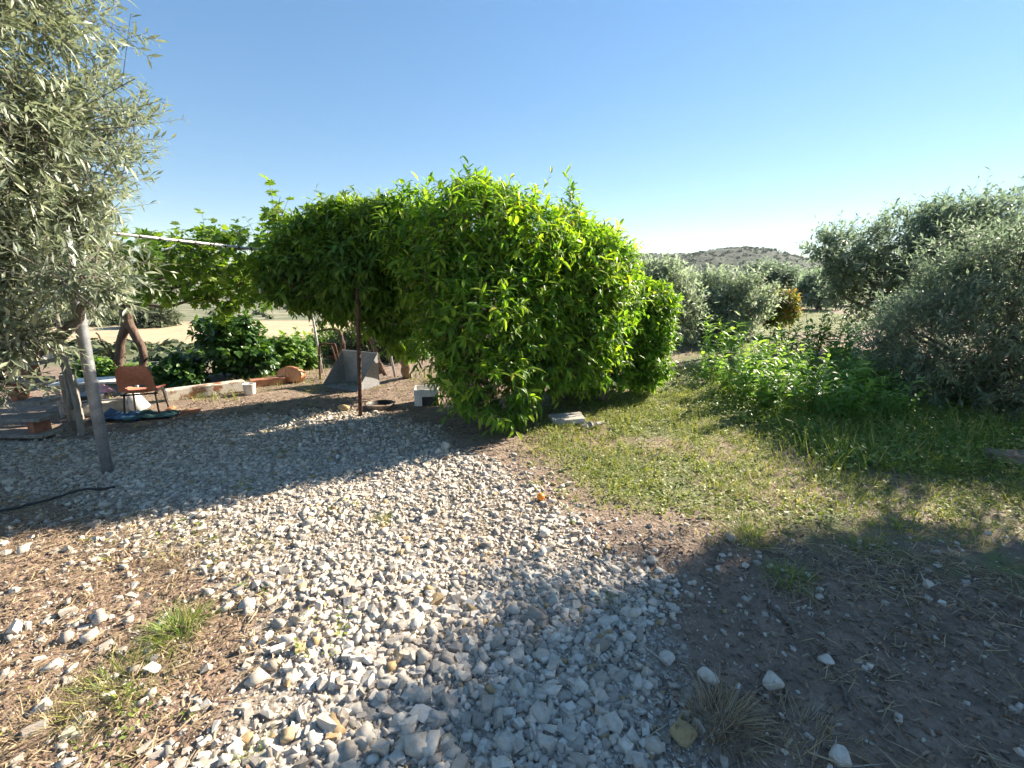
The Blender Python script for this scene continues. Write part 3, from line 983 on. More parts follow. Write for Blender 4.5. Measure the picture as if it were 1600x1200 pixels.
tree('shrub', 'loose green shrub with pale twisted branches left of the rusty trestle', 'shrub', [blob(450, 555, 9.4, 34, 27, 0.5), blob(422, 566, 9.2, 22, 22, 0.4), blob(473, 572, 9.4, 22, 20, 0.3)], tuple(U(455, 596, 9.4)[:2]), 420, 8, LT_FIG, 0.10, M['shrub'], M['grey_wood'], 94,
     trunk_r=0.035, shoot_len=0.14, amp=0.12, depth=0.5, gap=0.2, limbs=8)
tree('shrub', 'grey-green shrub behind the steel hopper', 'shrub', [blob(585, 545, 10.5, 45, 38, 0.6), blob(545, 550, 10.5, 30, 30, 0.5), blob(625, 555, 10.5, 30, 28, 0.5)], tuple(U(585, 590, 10.5)[:2]), 600, 8, LT_FAR, 0.10, M['scrub'], M['bark'], 95,
     trunk_r=0.035, shoot_len=0.16, amp=0.12, depth=0.5, gap=0.2, limbs=6)
tree('shrub', 'light green bush low on the slope right of the dark shrub', 'shrub', [blob(322, 570, 10.5, 30, 22, 0.5), blob(335, 592, 9.2, 26, 14, 0.3)], tuple(U(325, 596, 10.2)[:2]), 360, 8, LT_FAR, 0.09, M['shrub'], M['bark'], 96,
     trunk_r=0.025, shoot_len=0.14, amp=0.1, depth=0.5, gap=0.1, limbs=5)
tree('shrub', 'bright green shrub beyond the bent vine stub under the citrus canopy', 'shrub', [blob(520, 548, 11.5, 36, 34, 0.6), blob(690, 570, 11, 60, 22, 0.5)], tuple(U(530, 585, 11.3)[:2]), 480, 8, LT_FAR, 0.10, M['shrub'], M['bark'], 97,
     trunk_r=0.025, shoot_len=0.14, amp=0.1, depth=0.5, gap=0.1, limbs=5)
# far bushes at the edge of the tan field
tree('bush', 'rounded dark bush at the far edge of the tan field', 'bush', [blob(238, 500, 92, 28, 20, 4.0), blob(215, 505, 92, 18, 14, 3)], tuple(U(235, 515, 92)[:2]), 420, 7, LT_FAR, 0.7, M['scrub'], M['bark'], 98, trunk_r=0.2, shoot_len=1.0, amp=0.7, depth=0.5, freq=0.3, limbs=3)
tree('bush', 'dark row of bushes at the far side of the field behind the post', 'bush', [blob(165, 508, 95, 24, 14, 3.5), blob(130, 508, 95, 22, 14, 3.5), blob(95, 508, 95, 22, 16, 3.5), blob(60, 506, 95, 22, 18, 3.5)], tuple(U(150, 520, 95)[:2]), 600, 7, LT_FAR, 0.7, M['scrub'], M['bark'], 99, trunk_r=0.2, shoot_len=1.0, amp=0.7, depth=0.5, freq=0.3, limbs=4)


def scrub_on_slopes():
    rng = np.random.default_rng(5)
    n = 900
    y = rng.uniform(95, 620, n)
    x = -y * rng.uniform(0.15, 1.25, n)
    m = fbm2(x, y, 0.03, 8) > 0.46
    x, y = x[m], y[m]
    # right-hand plain and the hill
    hv = hillV[rng.integers(0, len(hillV), 6500)] + rng.normal(size=(6500, 3)) * np.array([2.5, 3.3, 0])
    hv = hv[(fbm2(hv[:, 0], hv[:, 1], 0.03, 4) > 0.38) & (hv[:, 1] < 720) & (hv[:, 1] > 445)]
    C = np.concatenate([np.stack([x, y, H(x, y)], 1), hv])
    y3 = 10.5 + 36 * rng.random(900) ** 1.3
    x3 = -y3 * rng.uniform(0.12, 1.25, 900)
    k3 = (left_mask(x3, y3) > 0.5) & (y3 > 10.5)
    C3 = np.stack([x3[k3], y3[k3], H(x3[k3], y3[k3])], 1)
    y2 = rng.uniform(110, 430, 500)
    x2 = y2 * rng.uniform(0.15, 0.95, 500)
    C = np.concatenate([C, np.stack([x2, y2, H(x2, y2)], 1)])
    k = 17
    r = rng.uniform(0.7, 2.2, len(C))
    r[(C[:, 1] > 430) & (C[:, 0] > -60)] *= 1.7
    C = np.concatenate([C, C3])
    r = np.concatenate([r, rng.uniform(0.12, 0.42, len(C3))])
    d = norm(rng.normal(size=(len(C), k, 3)))
    d[..., 2] = np.abs(d[..., 2])
    P = (C[:, None] + d * r[:, None, None] * np.array([1, 1, 0.75]) * rng.uniform(0.6, 1, (len(C), k, 1))).reshape(-1, 3)
    S = np.repeat(r, k) * 0.75
    dd = d.reshape(-1, 3)
    R = frames(norm(np.cross(dd, rand_dirs(len(dd), rng))), dd)
    P = P - R[:, :, 0] * (S * 0.5)[:, None]
    V, T = scatter(*lt_diamond(0.4), P, R, S)
    A = np.repeat(rng.random(len(P)), 4)
    tag(link('scrub', mesh_np('scrub', V, T, M['scrub'], {'rnd': A})), 'scattered low scrub on the far slopes and the hill', 'scrub', None, 'stuff')


scrub_on_slopes()

# ------------------------------------------------------------------ pergola and vine
perg = thing('pergola', 'galvanised pipe pergola with a leaning grey post and overhead rail', 'pergola', None, (0, 0, 0))


def pipe(name, a, b, r, mat, parent, label=None, n=12):
    v, T = tube(np.linspace(a, b, 4), r, n)
    o = link(name, MB().add(v, T).mesh(name, mat, True), parent)
    if label:
        o['label'] = label
    return o


pbase = G(168, 738)
ptop = U(98, 352, pbase[1] - 0.02)
pipe('post', pbase - np.array([0, 0, 0.1]), ptop, 0.045, M['galv'], perg, 'thick grey steel post')
railA, railB = U(100, 356, pbase[1]), U(452, 395, 7.0)
pipe('rail', railA, railB, 0.015, M['galv_light'], perg)
# wire ties wound on the rail
mb = MB()
for q in np.linspace(0.15, 0.95, 12):
    c = railA + (railB - railA) * q
    d = norm(railB - railA)
    v, T = tube(np.array([c - d * 0.012, c, c + d * 0.012]), 0.021, 8)
    mb.add(v, T)
link('wire_ties', mb.mesh('wire_ties', M['black_metal']), perg)
for (a, b, Y0) in (((486, 480), (504, 582), 8.9), ((600, 500), (618, 590), 8.75)):
    p1 = G(*b)
    pipe('post', p1 - np.array([0, 0, 0.05]), U(a[0] - (b[0] - a[0]) * 0.8, a[1] - (b[1] - a[1]) * 0.8, p1[1]), 0.022, M['galv_light'], perg, 'thin pale steel post')
p1 = G(563, 648)
pipe('post', p1 - np.array([0, 0, 0.05]), U(558, 452, p1[1]), 0.026, M['rust'], perg, 'rust-brown iron post')
for (a, b) in (((150, 405, 5.0), (450, 425, 8.0)), ((150, 440, 6.0), (420, 445, 8.8)), ((180, 420, 5.5), (440, 432, 8.4))):
    pipe('wire', U(*a), U(*b), 0.004, M['black_metal'], perg, None, 5)


def grape_vine():
    rng = np.random.default_rng(77)
    base = U(195, 598, 8.3)
    base[2] = Hs(base[0], base[1])
    t = thing('grape_vine', 'old grape vine with forked twisted trunk trained over the pergola', 'vine', None, tuple(base))
    Y0 = base[1]
    j = lambda px, py, y=Y0: U(px, py, y) - base
    trunkA = wob([j(190, 606), j(186, 570), j(188, 540), j(198, 505), j(196, 480), j(190, 455)], 0.008, 3, 20)
    v, T = tube(trunkA, np.interp(np.linspace(0, 1, len(trunkA)), [0, .5, .75, 1], [0.075, 0.07, 0.11, 0.06]), 10)
    link('trunk', MB().add(v, T).mesh('trunk', M['vine_bark'], True), t)
    trunkB = wob([j(222, 606), j(222, 575), j(224, 550), j(215, 530), j(203, 510), j(197, 492)], 0.008, 4, 18)
    v, T = tube(trunkB, np.interp(np.linspace(0, 1, len(trunkB)), [0, .45, 1], [0.065, 0.06, 0.085]), 10)
    link('trunk', MB().add(v, T).mesh('trunk', M['vine_bark'], True), t)
    for pts, r in (([(196, 480, 8.3), (225, 468, 8.2), (265, 452, 8.0), (330, 432, 7.8), (400, 425, 7.6)], 0.035), ([(192, 470, 8.3), (260, 478, 8.2), (320, 462, 8.0), (385, 440, 7.8)], 0.03),
                   ([(190, 465, 8.3), (160, 440, 7.6), (140, 420, 6.8)], 0.035), ([(194, 470, 8.3), (240, 440, 7.6), (330, 400, 6.9), (430, 380, 6.8)], 0.03), ([(150, 520, 8.2), (170, 550, 8.2), (184, 580, 8.2)], 0.016), ([(160, 530, 8.2), (186, 560, 8.25)], 0.014),
                   ([(430, 380, 6.8), (436, 345, 6.8), (432, 318, 6.8)], 0.008), ([(330, 400, 6.9), (335, 372, 6.8), (325, 360, 6.8)], 0.008), ([(190, 545, 8.3), (196, 560, 8.3), (198, 575, 8.3)], 0.008)):
        p = wob([j(*q) for q in pts], 0.012, int(pts[0][0] + pts[1][1]), 16)
        v, T = tube(p, np.linspace(r, r * 0.45, len(p)), 7)
        link('branch', MB().add(v, T).mesh('branch', M['vine_bark'], True), t)
    bl = [(c - base, r) for c, r in [blob(330, 395, 6.9, 110, 22, 1.1), blob(395, 400, 7.2, 55, 38, 1.0), blob(260, 440, 7.9, 55, 28, 0.8), blob(330, 432, 8.0, 60, 24, 0.7), blob(360, 462, 8.0, 70, 20, 0.6), blob(440, 355, 6.9, 26, 26, 0.3),
                                     blob(240, 400, 6.2, 45, 22, 0.7), blob(430, 325, 6.9, 10, 16, 0.12), blob(330, 370, 6.8, 20, 10, 0.3), blob(400, 440, 8.0, 40, 28, 0.6)]]
    P, N, u = crown_points(bl, 560, rng, 0.10, 2.0, 0.7, 0.3, gap=0.12)
    D = norm(N * 0.6 + np.array([0, 0, 0.2]) + rng.normal(size=P.shape) * 0.5)
    L = 0.2 * (0.5 + rng.random(len(P)))
    EK = EYE.copy()
    EYE[:] = EK - base
    build_leaves('crown', [shoots_to_leaves(P, D, L, 5, LT_VINE, 0.115, rng, 0.9, 0.5)], M['vine'], t, 200, LT_VINE)
    EYE[:] = EK
    tv, tt = twigs_mesh(P, D, L, 0.004, rng, 0.8)
    link('twigs', mesh_np('twigs', tv, tt, M['vine_bark']), t)['kind'] = 'stuff'


grape_vine()


def stems_thing(name, label, cat, stems, mat, group=None, base=None):
    """stems: list of (world points, r0, r1)"""
    b = np.array(base if base is not None else stems[0][0][0], float)
    t = thing(name, label, cat, group, tuple(b))
    for i, (pts, r0, r1) in enumerate(stems):
        p = wob([np.array(q) - b for q in pts], 0.006, i * 7 + len(label), 14)
        v, T = tube(p, np.linspace(r0, r1, len(p)), 8)
        link('stem', MB().add(v, T).mesh('stem', mat, True), t)
    return t


gy = G(130, 678)[1]
stems_thing('sapling', 'thin bare sapling with leaning grey stems beside the grey post', 'sapling',
            [([G(130, 680) - np.array([0, 0, .05]), U(122, 640, gy), U(110, 595, gy), U(100, 550, gy), U(88, 490, gy)], 0.034, 0.02),
             ([U(112, 640, gy), U(102, 590, gy), U(93, 560, gy), U(84, 520, gy)], 0.022, 0.014), ([U(93, 560, gy), U(78, 548, gy), U(58, 535, gy)], 0.016, 0.007)], M['grey_wood'])
gy = gY(535, 572)
stems_thing('vine_stub', 'bent arching bare vine stub behind the rusty trestle', 'vine',
            [([U(538, 575, gy), U(531, 555, gy), U(535, 535, gy), U(531, 518, gy), U(515, 514, gy), U(495, 518, gy)], 0.04, 0.022), ([U(536, 560, gy), U(537, 535, gy), U(528, 517, gy)], 0.025, 0.018)], M['vine_bark'])
gy = gY(600, 592)
stems_thing('vine_stub', 'slanting bare double vine stem between hopper and thin post', 'vine',
            [([U(602, 586, gy), U(590, 560, gy), U(580, 535, gy), U(566, 515, gy)], 0.045, 0.018), ([U(594, 584, gy), U(590, 555, gy), U(584, 540, gy), U(579, 515, gy)], 0.035, 0.014)], M['vine_bark'])

# ------------------------------------------------------------------ yard clutter
def solid(name, V, T, mat, label, cat, loc, rz=0.0, group=None, smooth=False, rot=None):
    o = link(name, MB().add(V, T).mesh(name, mat, smooth))
    o.location = loc
    o.rotation_euler = rot if rot else (0, 0, rz)
    return tag(o, label, cat, group)


def part(name, VT, mat, parent, smooth=False, label=None):
    o = link(name, MB().add(*VT).mesh(name, mat, smooth), parent)
    if label:
        o['label'] = label
    return o


def ground_at(px, py, dz=0.0):
    p = G(px, py)
    return np.array([p[0], p[1], Hs(p[0], p[1]) + dz])


def chair():
    b = ground_at(231, 648)
    t = thing('chair', 'faded terracotta plastic chair with black metal legs', 'chair', None, tuple(b), math.radians(22))
    # local frame: backrest towards -Y (towards the viewer), seat at +Y
    w, sh, hh = 0.20, 0.335, 0.72
    # seat and back as one moulded shell, built as two parts with a hand hole in the back
    nx_, ny_ = 12, 8
    Vs, Ts = [], []
    for i in range(ny_ + 1):
        for k in range(nx_ + 1):
            x = (k / nx_ * 2 - 1) * w
            y = -0.2 + 0.42 * i / ny_
            z = sh + 0.03 * (abs(x) / w) ** 2.5 + (0.05 * (max(0, 0.12 - i / ny_) / 0.12) ** 2) - 0.03 * (max(0, i / ny_ - 0.8) / 0.2) ** 2 + 0.012 * i / ny_
            Vs.append((x, y, z))
    for i in range(ny_):
        for k in range(nx_):
            p = i * (nx_ + 1) + k
            Ts += [(p, p + 1, p + nx_ + 2), (p, p + nx_ + 2, p + nx_ + 1)]
    Vs = np.array(Vs); Ts = np.array(Ts)
    Vs2 = Vs.copy(); Vs2[:, 2] -= 0.006
    seat = MB().add(Vs, Ts).add(Vs2, Ts[:, ::-1])
    link('seat', seat.mesh('seat', M['chair_plastic'], True), t)
    # backrest with hole
    Vb, Tb = [], []
    n1, n2 = 20, 16
    for i in range(n2 + 1):
        v = i / n2
        z = sh + 0.03 + (hh - sh - 0.03) * v
        wid = w * (1.0 - 0.08 * v)
        for k in range(n1 + 1):
            s = k / n1 * 2 - 1
            zz = z - 0.09 * (max(0, abs(s) - 0.6) / 0.4) ** 2 * max(0, v - 0.6) / 0.4 - 0.012 * v * (1 - s * s) * (v > .9)
            Vb.append((s * wid, -0.2 - 0.06 * v - 0.035 * (1 - s * s) * math.sin(v * 2.6), zz))
    for i in range(n2):
        for k in range(n1):
            cx = (k + .5) / n1 * 2 - 1
            cv = (i + .5) / n2
            if ((cx - 0.0) / 0.56) ** 2 + ((cv - 0.15) / 0.12) ** 2 < 1:
                continue
            p = i * (n1 + 1) + k
            Tb += [(p, p + 1, p + n1 + 2), (p, p + n1 + 2, p + n1 + 1)]
    Vb = np.array(Vb); Tb = np.array(Tb)
    Vb2 = Vb.copy(); Vb2[:, 1] += 0.007
    link('backrest', MB().add(Vb, Tb).add(Vb2, Tb[:, ::-1]).mesh('backrest', M['chair_plastic'], True), t)
    for sx in (-1, 1):
        for sy in (-1, 1):
            part('leg', tube([(sx * 0.165, sy * 0.15, sh - 0.01), (sx * 0.19, sy * 0.2, 0.0)], 0.011, 8), M['black_metal'], t)
        part('seat_rail', tube([(sx * 0.165, -0.19, sh - 0.012), (sx * 0.165, 0.19, sh - 0.012)], 0.011, 8), M['black_metal'], t)
    part('stretcher', tube([(-0.2, -0.16, sh - 0.02), (0.2, -0.16, sh - 0.02)], 0.011, 8), M['black_metal'], t)


chair()


def hopper():
    b = ground_at(530, 608)
    t = thing('steel_hopper', 'grey sheet steel hopper with sloping sides lying open', 'hopper', None, tuple(b), math.radians(-28))
    W, D_, Hh, th = 0.42, 0.5, 0.56, 0.006
    # bottom plate, back plate (far side), two triangular sides
    part('base_plate', box(2 * W, D_, th, (0, D_ / 2, 0.012)), M['grey_paint'], t)
    part('back_plate', box(2 * W, th, Hh, (0, D_ + 0.006, Hh / 2 + 0.012)), M['grey_paint'], t)
    for s in (-1, 1):
        x0 = s * (W - 0.005)
        e = 0.003
        tri = [(0.0, 0.018), (D_, 0.018), (D_, Hh + 0.01)]
        Vv = np.array([(x0 - e, a, c) for a, c in tri] + [(x0 + e, a, c) for a, c in tri])
        Tt = [(0, 1, 2), (3, 5, 4), (0, 3, 4), (0, 4, 1), (1, 4, 5), (1, 5, 2), (2, 5, 3), (2, 3, 0)]
        part('side_plate', (Vv, np.array(Tt)), M['grey_paint'], t)
    part('rim', tube([(-W, D_ + 0.004, Hh + 0.016), (W, D_ + 0.004, Hh + 0.016)], 0.008, 8), M['galv_light'], t)


hopper()


def trestle():
    b = ground_at(503, 592)
    y0 = b[1]
    t = thing('metal_trestle', 'rusty bent tube trestle frame left of the hopper', 'frame', None, tuple(b))
    j = lambda px, py, y=y0: U(px, py, y) - b
    part('tube_frame', tube(spline([j(500, 592), j(499, 545), j(502, 538), j(520, 538), j(524, 541), j(532, 575, y0 + 0.2)], 20), 0.018, 8), M['rust'], t, True)
    part('tube_frame', tube(spline([j(517, 539), j(524, 560, y0 + .25), j(527, 585, y0 + .35)], 8), 0.016, 8), M['rust'], t, True)
    part('crossbar', tube([j(500, 557), j(528, 557, y0 + .1)], 0.005, 6), M['rust'], t)


trestle()


def tub():
    b = ground_at(455, 597)
    t = thing('plastic_tub', 'oval orange plastic tub tipped on its side against the shrubs', 'tub', None, tuple(b + np.array([0, 0, 0.13])))
    t.rotation_euler = (math.radians(-106), math.radians(4), math.radians(-8))
    V, T = lathe([(0.0, 0.0), (0.8, 0.0), (0.9, 0.03), (1.0, 0.34), (1.06, 0.36), (1.06, 0.34), (1.02, 0.33), (0.93, 0.03)], 28, 0.26, 0.15)
    V = V.copy()
    V[:, 2] *= 0.24
    V[:, 2] -= 0.05
    T2 = T[:, ::-1]
    part('bowl', (V, T2), M['orange_plastic'], t, True)
    for x in (-0.07, 0.0):
        part('rib', box(0.012, 0.2, 0.012, (x, 0, -0.056)), M['orange_plastic'], t)


tub()


def long_beam(px0, px1, w, h, mat, label, name='beam', cat='beam', ext=0.0):
    a, b = ground_at(*px0), ground_at(*px1)
    d = b - a
    L = float(np.linalg.norm(d))
    V, T = box(L, w, h, (L / 2, w / 2, h / 2), 0.012)
    return solid(name, V, T, mat, label, cat, tuple(a), math.atan2(d[1], d[0]))


long_beam((262, 629), (385, 612), 0.2, 0.17, M['peel'], 'long beam with peeling cream paint and rust beside the chair')
long_beam((392, 606), (447, 600), 0.18, 0.12, M['clay'], 'short flat terracotta slab past the end of the peeling beam', 'slab', 'slab')
long_beam((125, 652), (205, 642), 0.18, 0.16, M['concrete'], 'grey concrete block beam lying under the low white table', 'concrete_beam')
V, T = lathe([(0.0, 0), (0.075, 0), (0.085, 0.01), (0.09, 0.17), (0.095, 0.175), (0.095, 0.165), (0.085, 0.16), (0.075, 0.02), (0, 0.02)], 20)
solid('bucket', V, T[:, ::-1], M['white_plastic'], 'small dirty white pail at the end of the peeling beam', 'bucket', tuple(ground_at(391, 616)), smooth=True)
V, T = lathe([(0.0, 0), (0.13, 0), (0.14, 0.01), (0.075, 0.27), (0.06, 0.275), (0.0, 0.275)], 20)
solid('bucket', V, T[:, ::-1], M['white_plastic'], 'white tapered bucket upside down beneath the chair', 'bucket', tuple(ground_at(218, 640)), smooth=True, rot=(math.radians(10), math.radians(-12), 0))


def table():
    a, b = ground_at(92, 652), ground_at(200, 645)
    d = b - a
    L = float(np.linalg.norm(d))
    t = thing('low_table', 'low white-topped metal table behind the grey post', 'table', None, tuple(a), math.atan2(d[1], d[0]))
    part('table_top', box(L + 0.1, 0.42, 0.03, (L / 2, 0.22, 0.44), 0.005), M['white_plastic'], t)
    for x in (0.02, L - 0.02):
        for y in (0.04, 0.4):
            part('leg', box(0.035, 0.035, 0.43, (x, y, 0.212), 0.003), M['galv_light'], t)
    part('crossbar', box(L - 0.08, 0.02, 0.02, (L / 2, 0.04, 0.2)), M['galv'], t)
    return a


table()
p = ground_at(130, 640)
V, T = box(0.36, 0.25, 0.2, (0, 0, 0.1), 0.02)
solid('plastic_crate', V, T, M['black_plastic'], 'black plastic crate tucked under the low white table', 'crate', (p[0], p[1] + 0.12, p[2]), 0.1)


def rag(name, mat, label, cat, px, py, sx, sy, hgt, seed, rz=0):
    r = np.random.default_rng(seed)
    n = 16
    g = np.linspace(-1, 1, n)
    A, B = np.meshgrid(g, g)
    z = hgt * (vnoise(np.stack([A.ravel() * 2, B.ravel() * 2, np.zeros(A.size)], 1), 1.6, seed) ** 1.5 + 0.4 * vnoise(np.stack([A.ravel() * 5, B.ravel() * 5, np.zeros(A.size)], 1), 1.6, seed + 1))
    edge = 1 + 0.25 * (vnoise(np.stack([A.ravel() * 1.5, B.ravel() * 1.5, np.ones(A.size)], 1), 1.5, seed + 2) - .5)
    z = z * np.clip(1.6 - 1.2 * np.maximum(np.abs(A.ravel()), np.abs(B.ravel())), 0.1, 1)
    V = np.stack([A.ravel() * sx * edge, B.ravel() * sy * edge, z + 0.012], 1)
    I = np.arange(n * n).reshape(n, n)
    T = np.concatenate([np.stack([I[:-1, :-1].ravel(), I[:-1, 1:].ravel(), I[1:, 1:].ravel()], 1), np.stack([I[:-1, :-1].ravel(), I[1:, 1:].ravel(), I[1:, :-1].ravel()], 1)])
    V2 = V.copy(); V2[:, 2] -= 0.01
    mb = MB().add(V, T).add(V2, T[:, ::-1])
    o = link(name, mb.mesh(name, mat, True))
    o.location = tuple(ground_at(px, py)); o.rotation_euler = (0, 0, rz)
    return tag(o, label, cat)


rag('tarpaulin', M['blue_tarp'], 'crumpled blue plastic sheet below the low table', 'tarpaulin', 185, 655, 0.3, 0.14, 0.12, 3, 0.2)
rag('tarpaulin', M['teal_tarp'], 'crumpled teal plastic sheet under the chair legs', 'tarpaulin', 240, 652, 0.27, 0.12, 0.10, 5, 0.3)
o = rag('cloth', M['pink_cloth'], 'pink cloth lying between post and chair', 'cloth', 160, 618, 0.16, 0.12, 0.16, 7, 0.0)
o.location = tuple(np.array(o.location) + np.array([0, 0, 0.02]))
V, T = hull_rock(22, 91, (0.06, 0.05, 0.03))
solid('rag', V, T, M['orange_plastic'], 'small orange scrap beside the teal sheet', 'scrap', tuple(ground_at(268, 641, 0.02)))
V, T = box(0.22, 0.09, 0.05, (0, 0, 0.02), 0.01, 0.008, 3)
solid('tile_shard', V, T, M['clay'], 'broken terracotta tile on the stones right of the chair', 'tile', tuple(ground_at(298, 645)), 0.4)
V, T = box(0.2, 0.1, 0.04, (0, 0, 0.02), 0.01, 0.008, 4)
solid('tile_shard', V, T, M['clay'], 'flat terracotta shard near the round basin', 'tile', tuple(ground_at(600, 628)), -0.2)


def plank_shelf():
    # boards laid on red bricks, level over level, at the left edge
    a = ground_at(78, 684)
    levels = [0.03, 0.20, 0.38, 0.62, 0.82]
    names = ['lowest', 'second lowest', 'middle', 'second highest', 'topmost']
    for i, z in enumerate(levels):
        V, T = box(1.7, 0.24, 0.035, (-0.83 - 0.03 * (i % 2), 0, 0), 0.004, 0.004, i)
        mat = M['grey_wood'] if i != 3 else M['concrete']
        solid('plank', V, T, M['grey_wood'], f'weathered grey plank, {names[i]} board of the stack at the left edge', 'plank', (a[0] + 0.03 - 0.035 * i, a[1] + 0.06 * i, a[2] + z + 0.02), 0.03 * math.sin(i * 2.1))
    for i in range(4):
        z0, z1 = levels[i] + 0.0385, levels[i + 1] + 0.0005
        hgt = z1 - z0
        for kx, dx in enumerate((-0.12 - 0.09 * (i % 3), -1.25)):
            if kx == 0 and i == 1:
                continue
            V, T = box(0.085, 0.18, hgt, (0, 0, hgt / 2), 0.006, 0.0, i)
            solid('brick', V, T, M['brick'], f'red brick holding up the {names[i + 1]} plank, ' + ('near its right end' if kx == 0 else 'near its left end'), 'brick', (a[0] + dx - 0.05 * i, a[1] + 0.06 * i + 0.03, a[2] + z0), 0.12 * i - 0.1)
    V, T = box(0.24, 0.2, 0.2, (0, 0, 0.1), 0.02)
    solid('plastic_canister', V, T, M['white_plastic'], 'white plastic canister on top of the plank stack', 'canister', (a[0] - 0.22, a[1] + 0.26, a[2] + 0.86), 0.2)
    V, T = box(0.12, 0.12, 0.62, (0, 0, 0.3), 0.01, 0.006, 9)
    g = ground_at(72, 668)
    solid('wooden_post', V, T, M['grey_wood'], 'short weathered wooden post behind the plank stack', 'post', (g[0] + 0.05, g[1] + 0.35, g[2]), 0.3)


plank_shelf()

# hanging tag
V, T = box(0.075, 0.004, 0.11, (0, 0, 0))
solid('hanging_tag', V, T, M['white_plastic'], 'small white card hanging at the left rim of the citrus canopy', 'tag', tuple(U(408, 452, 6.35)), -0.2)


def pots():
    b = ground_at(667, 630)
    t = thing('planter_box', 'white planter box with black plate in front half hidden by the big citrus', 'planter', None, tuple(b), 0.15)
    for (sx, sy, c) in ((0.34, 0.02, (0, -0.15, .12)), (0.34, 0.02, (0, .15, .12)), (0.02, 0.278, (-0.16, 0, .12)), (0.02, 0.278, (0.16, 0, .12))):
        part('side', box(sx, sy, 0.24, c, 0.004), M['white_plastic'], t)
    part('black_plate', box(0.22, 0.012, 0.13, (0.05, -0.166, 0.07)), M['black_plastic'], t)  # solid black plate on the front face, standing in for a black pot
    b = ground_at(586, 641)
    V, T = lathe([(0.0, 0.01), (0.2, 0.01), (0.27, 0.12), (0.3, 0.13), (0.3, 0.115), (0.28, 0.1), (0.22, 0.0), (0, 0)], 28)
    bs = 0.78
    t2 = thing('basin', 'round dark basin with pale rim at the foot of the rusty post', 'basin', None, tuple(b + np.array([0.02, 0.2, -0.03])))
    t2.scale = (bs, bs, bs)
    V1, T1 = lathe([(0.0, 0.02), (0.17, 0.02), (0.24, 0.11)], 28)
    part('bowl', (V1, T1), M['black_plastic'], t2, True)
    V1, T1 = lathe([(0.20, 0.0), (0.27, 0.112), (0.272, 0.125), (0.24, 0.125), (0.235, 0.11)], 28)
    part('rim', (V1, T1[:, ::-1]), M['brown_stone'], t2, True)


pots()
V, T = box(0.42, 0.26, 0.07, (0, 0, 0.055), 0.015, 0.006, 5)
solid('stone_slab', V, T, M['concrete'], 'flat pale stone slab propped at the foot of the big citrus', 'slab', tuple(ground_at(886, 660)), 0.1, rot=(0.06, -0.05, 0.1))
V, T = tube(wob([(-0.16, 0, 0), (0, 0.01, 0.01), (0.17, 0.03, 0.01)], 0.006, 4, 8), np.array([0.035, 0.05, 0.045, 0.05, 0.04, 0.03, 0.03, 0.025, 0.025])[:len(wob([(-0.16, 0, 0), (0, 0.01, 0.01), (0.17, 0.03, 0.01)], 0.006, 4, 8))], 8)
solid('log', V, T, M['grey_wood'], 'short pale piece of driftwood right of the stone slab', 'log', tuple(ground_at(926, 668, 0.03)), 0.45)
V, T = box(0.42, 0.2, 0.10, (0, 0, 0.04), 0.02, 0.014, 6)
solid('stone_block', V, T, M['brown_stone'], 'long brownish stone block in the grass at the right edge', 'stone', tuple(ground_at(1578, 722)), -0.25)
# stump, stick and hive block at the foot of the silvery olive
yb = gY(1098, 532)
V, T = hull_rock(26, 44, (0.26, 0.22, 0.42))
solid('stump', V, T, M['bark'], 'dark gnarled stump at the foot of the silvery olive', 'stump', (U(1097, 522, yb)[0], yb, 0.22))
stems_thing('stick', 'dark stick leaning beside the gnarled stump', 'stick', [([U(1124, 532, yb), U(1118, 516, yb), U(1113, 500, yb)], 0.05, 0.03)], M['bark'])
V, T = box(0.42, 0.3, 0.26, (0, 0, 0.13), 0.02, 0.01, 8)
solid('stone_block', V, T, M['concrete'], 'pale square block right of the stump under the olive', 'stone', tuple(ground_at(1141, 532)), 0.2)
V, T = hull_rock(22, 45, (0.19, 0.15, 0.10))
solid('stone', V, T, M['stone'], 'dark round stone on top of the pale square block', 'stone', tuple(ground_at(1143, 532, 0.34)))
# black hose
hp = [ground_at(*q, 0.03) for q in ((-60, 812), (20, 800), (80, 785), (130, 772), (180, 768))]
v, T = tube(wob(hp, 0.004, 3, 24), 0.010, 8)
tag(link('hose', MB().add(v, T).mesh('hose', M['black_plastic'], True)), 'black irrigation hose on the ground at the left edge', 'hose')
# fallen orange and its dried mate
V, T = lathe([(0.0, -1), (0.35, -0.93), (0.7, -0.7), (0.93, -0.35), (1, 0), (0.93, 0.35), (0.7, 0.68), (0.35, 0.88), (0.1, 0.92), (0, 0.88)], 18)
solid('orange', V * 0.033, T[:, ::-1], M['orange'], 'fallen orange lying on the gravel below the big citrus', 'fruit', tuple(ground_at(845, 782, 0.035)), smooth=True)


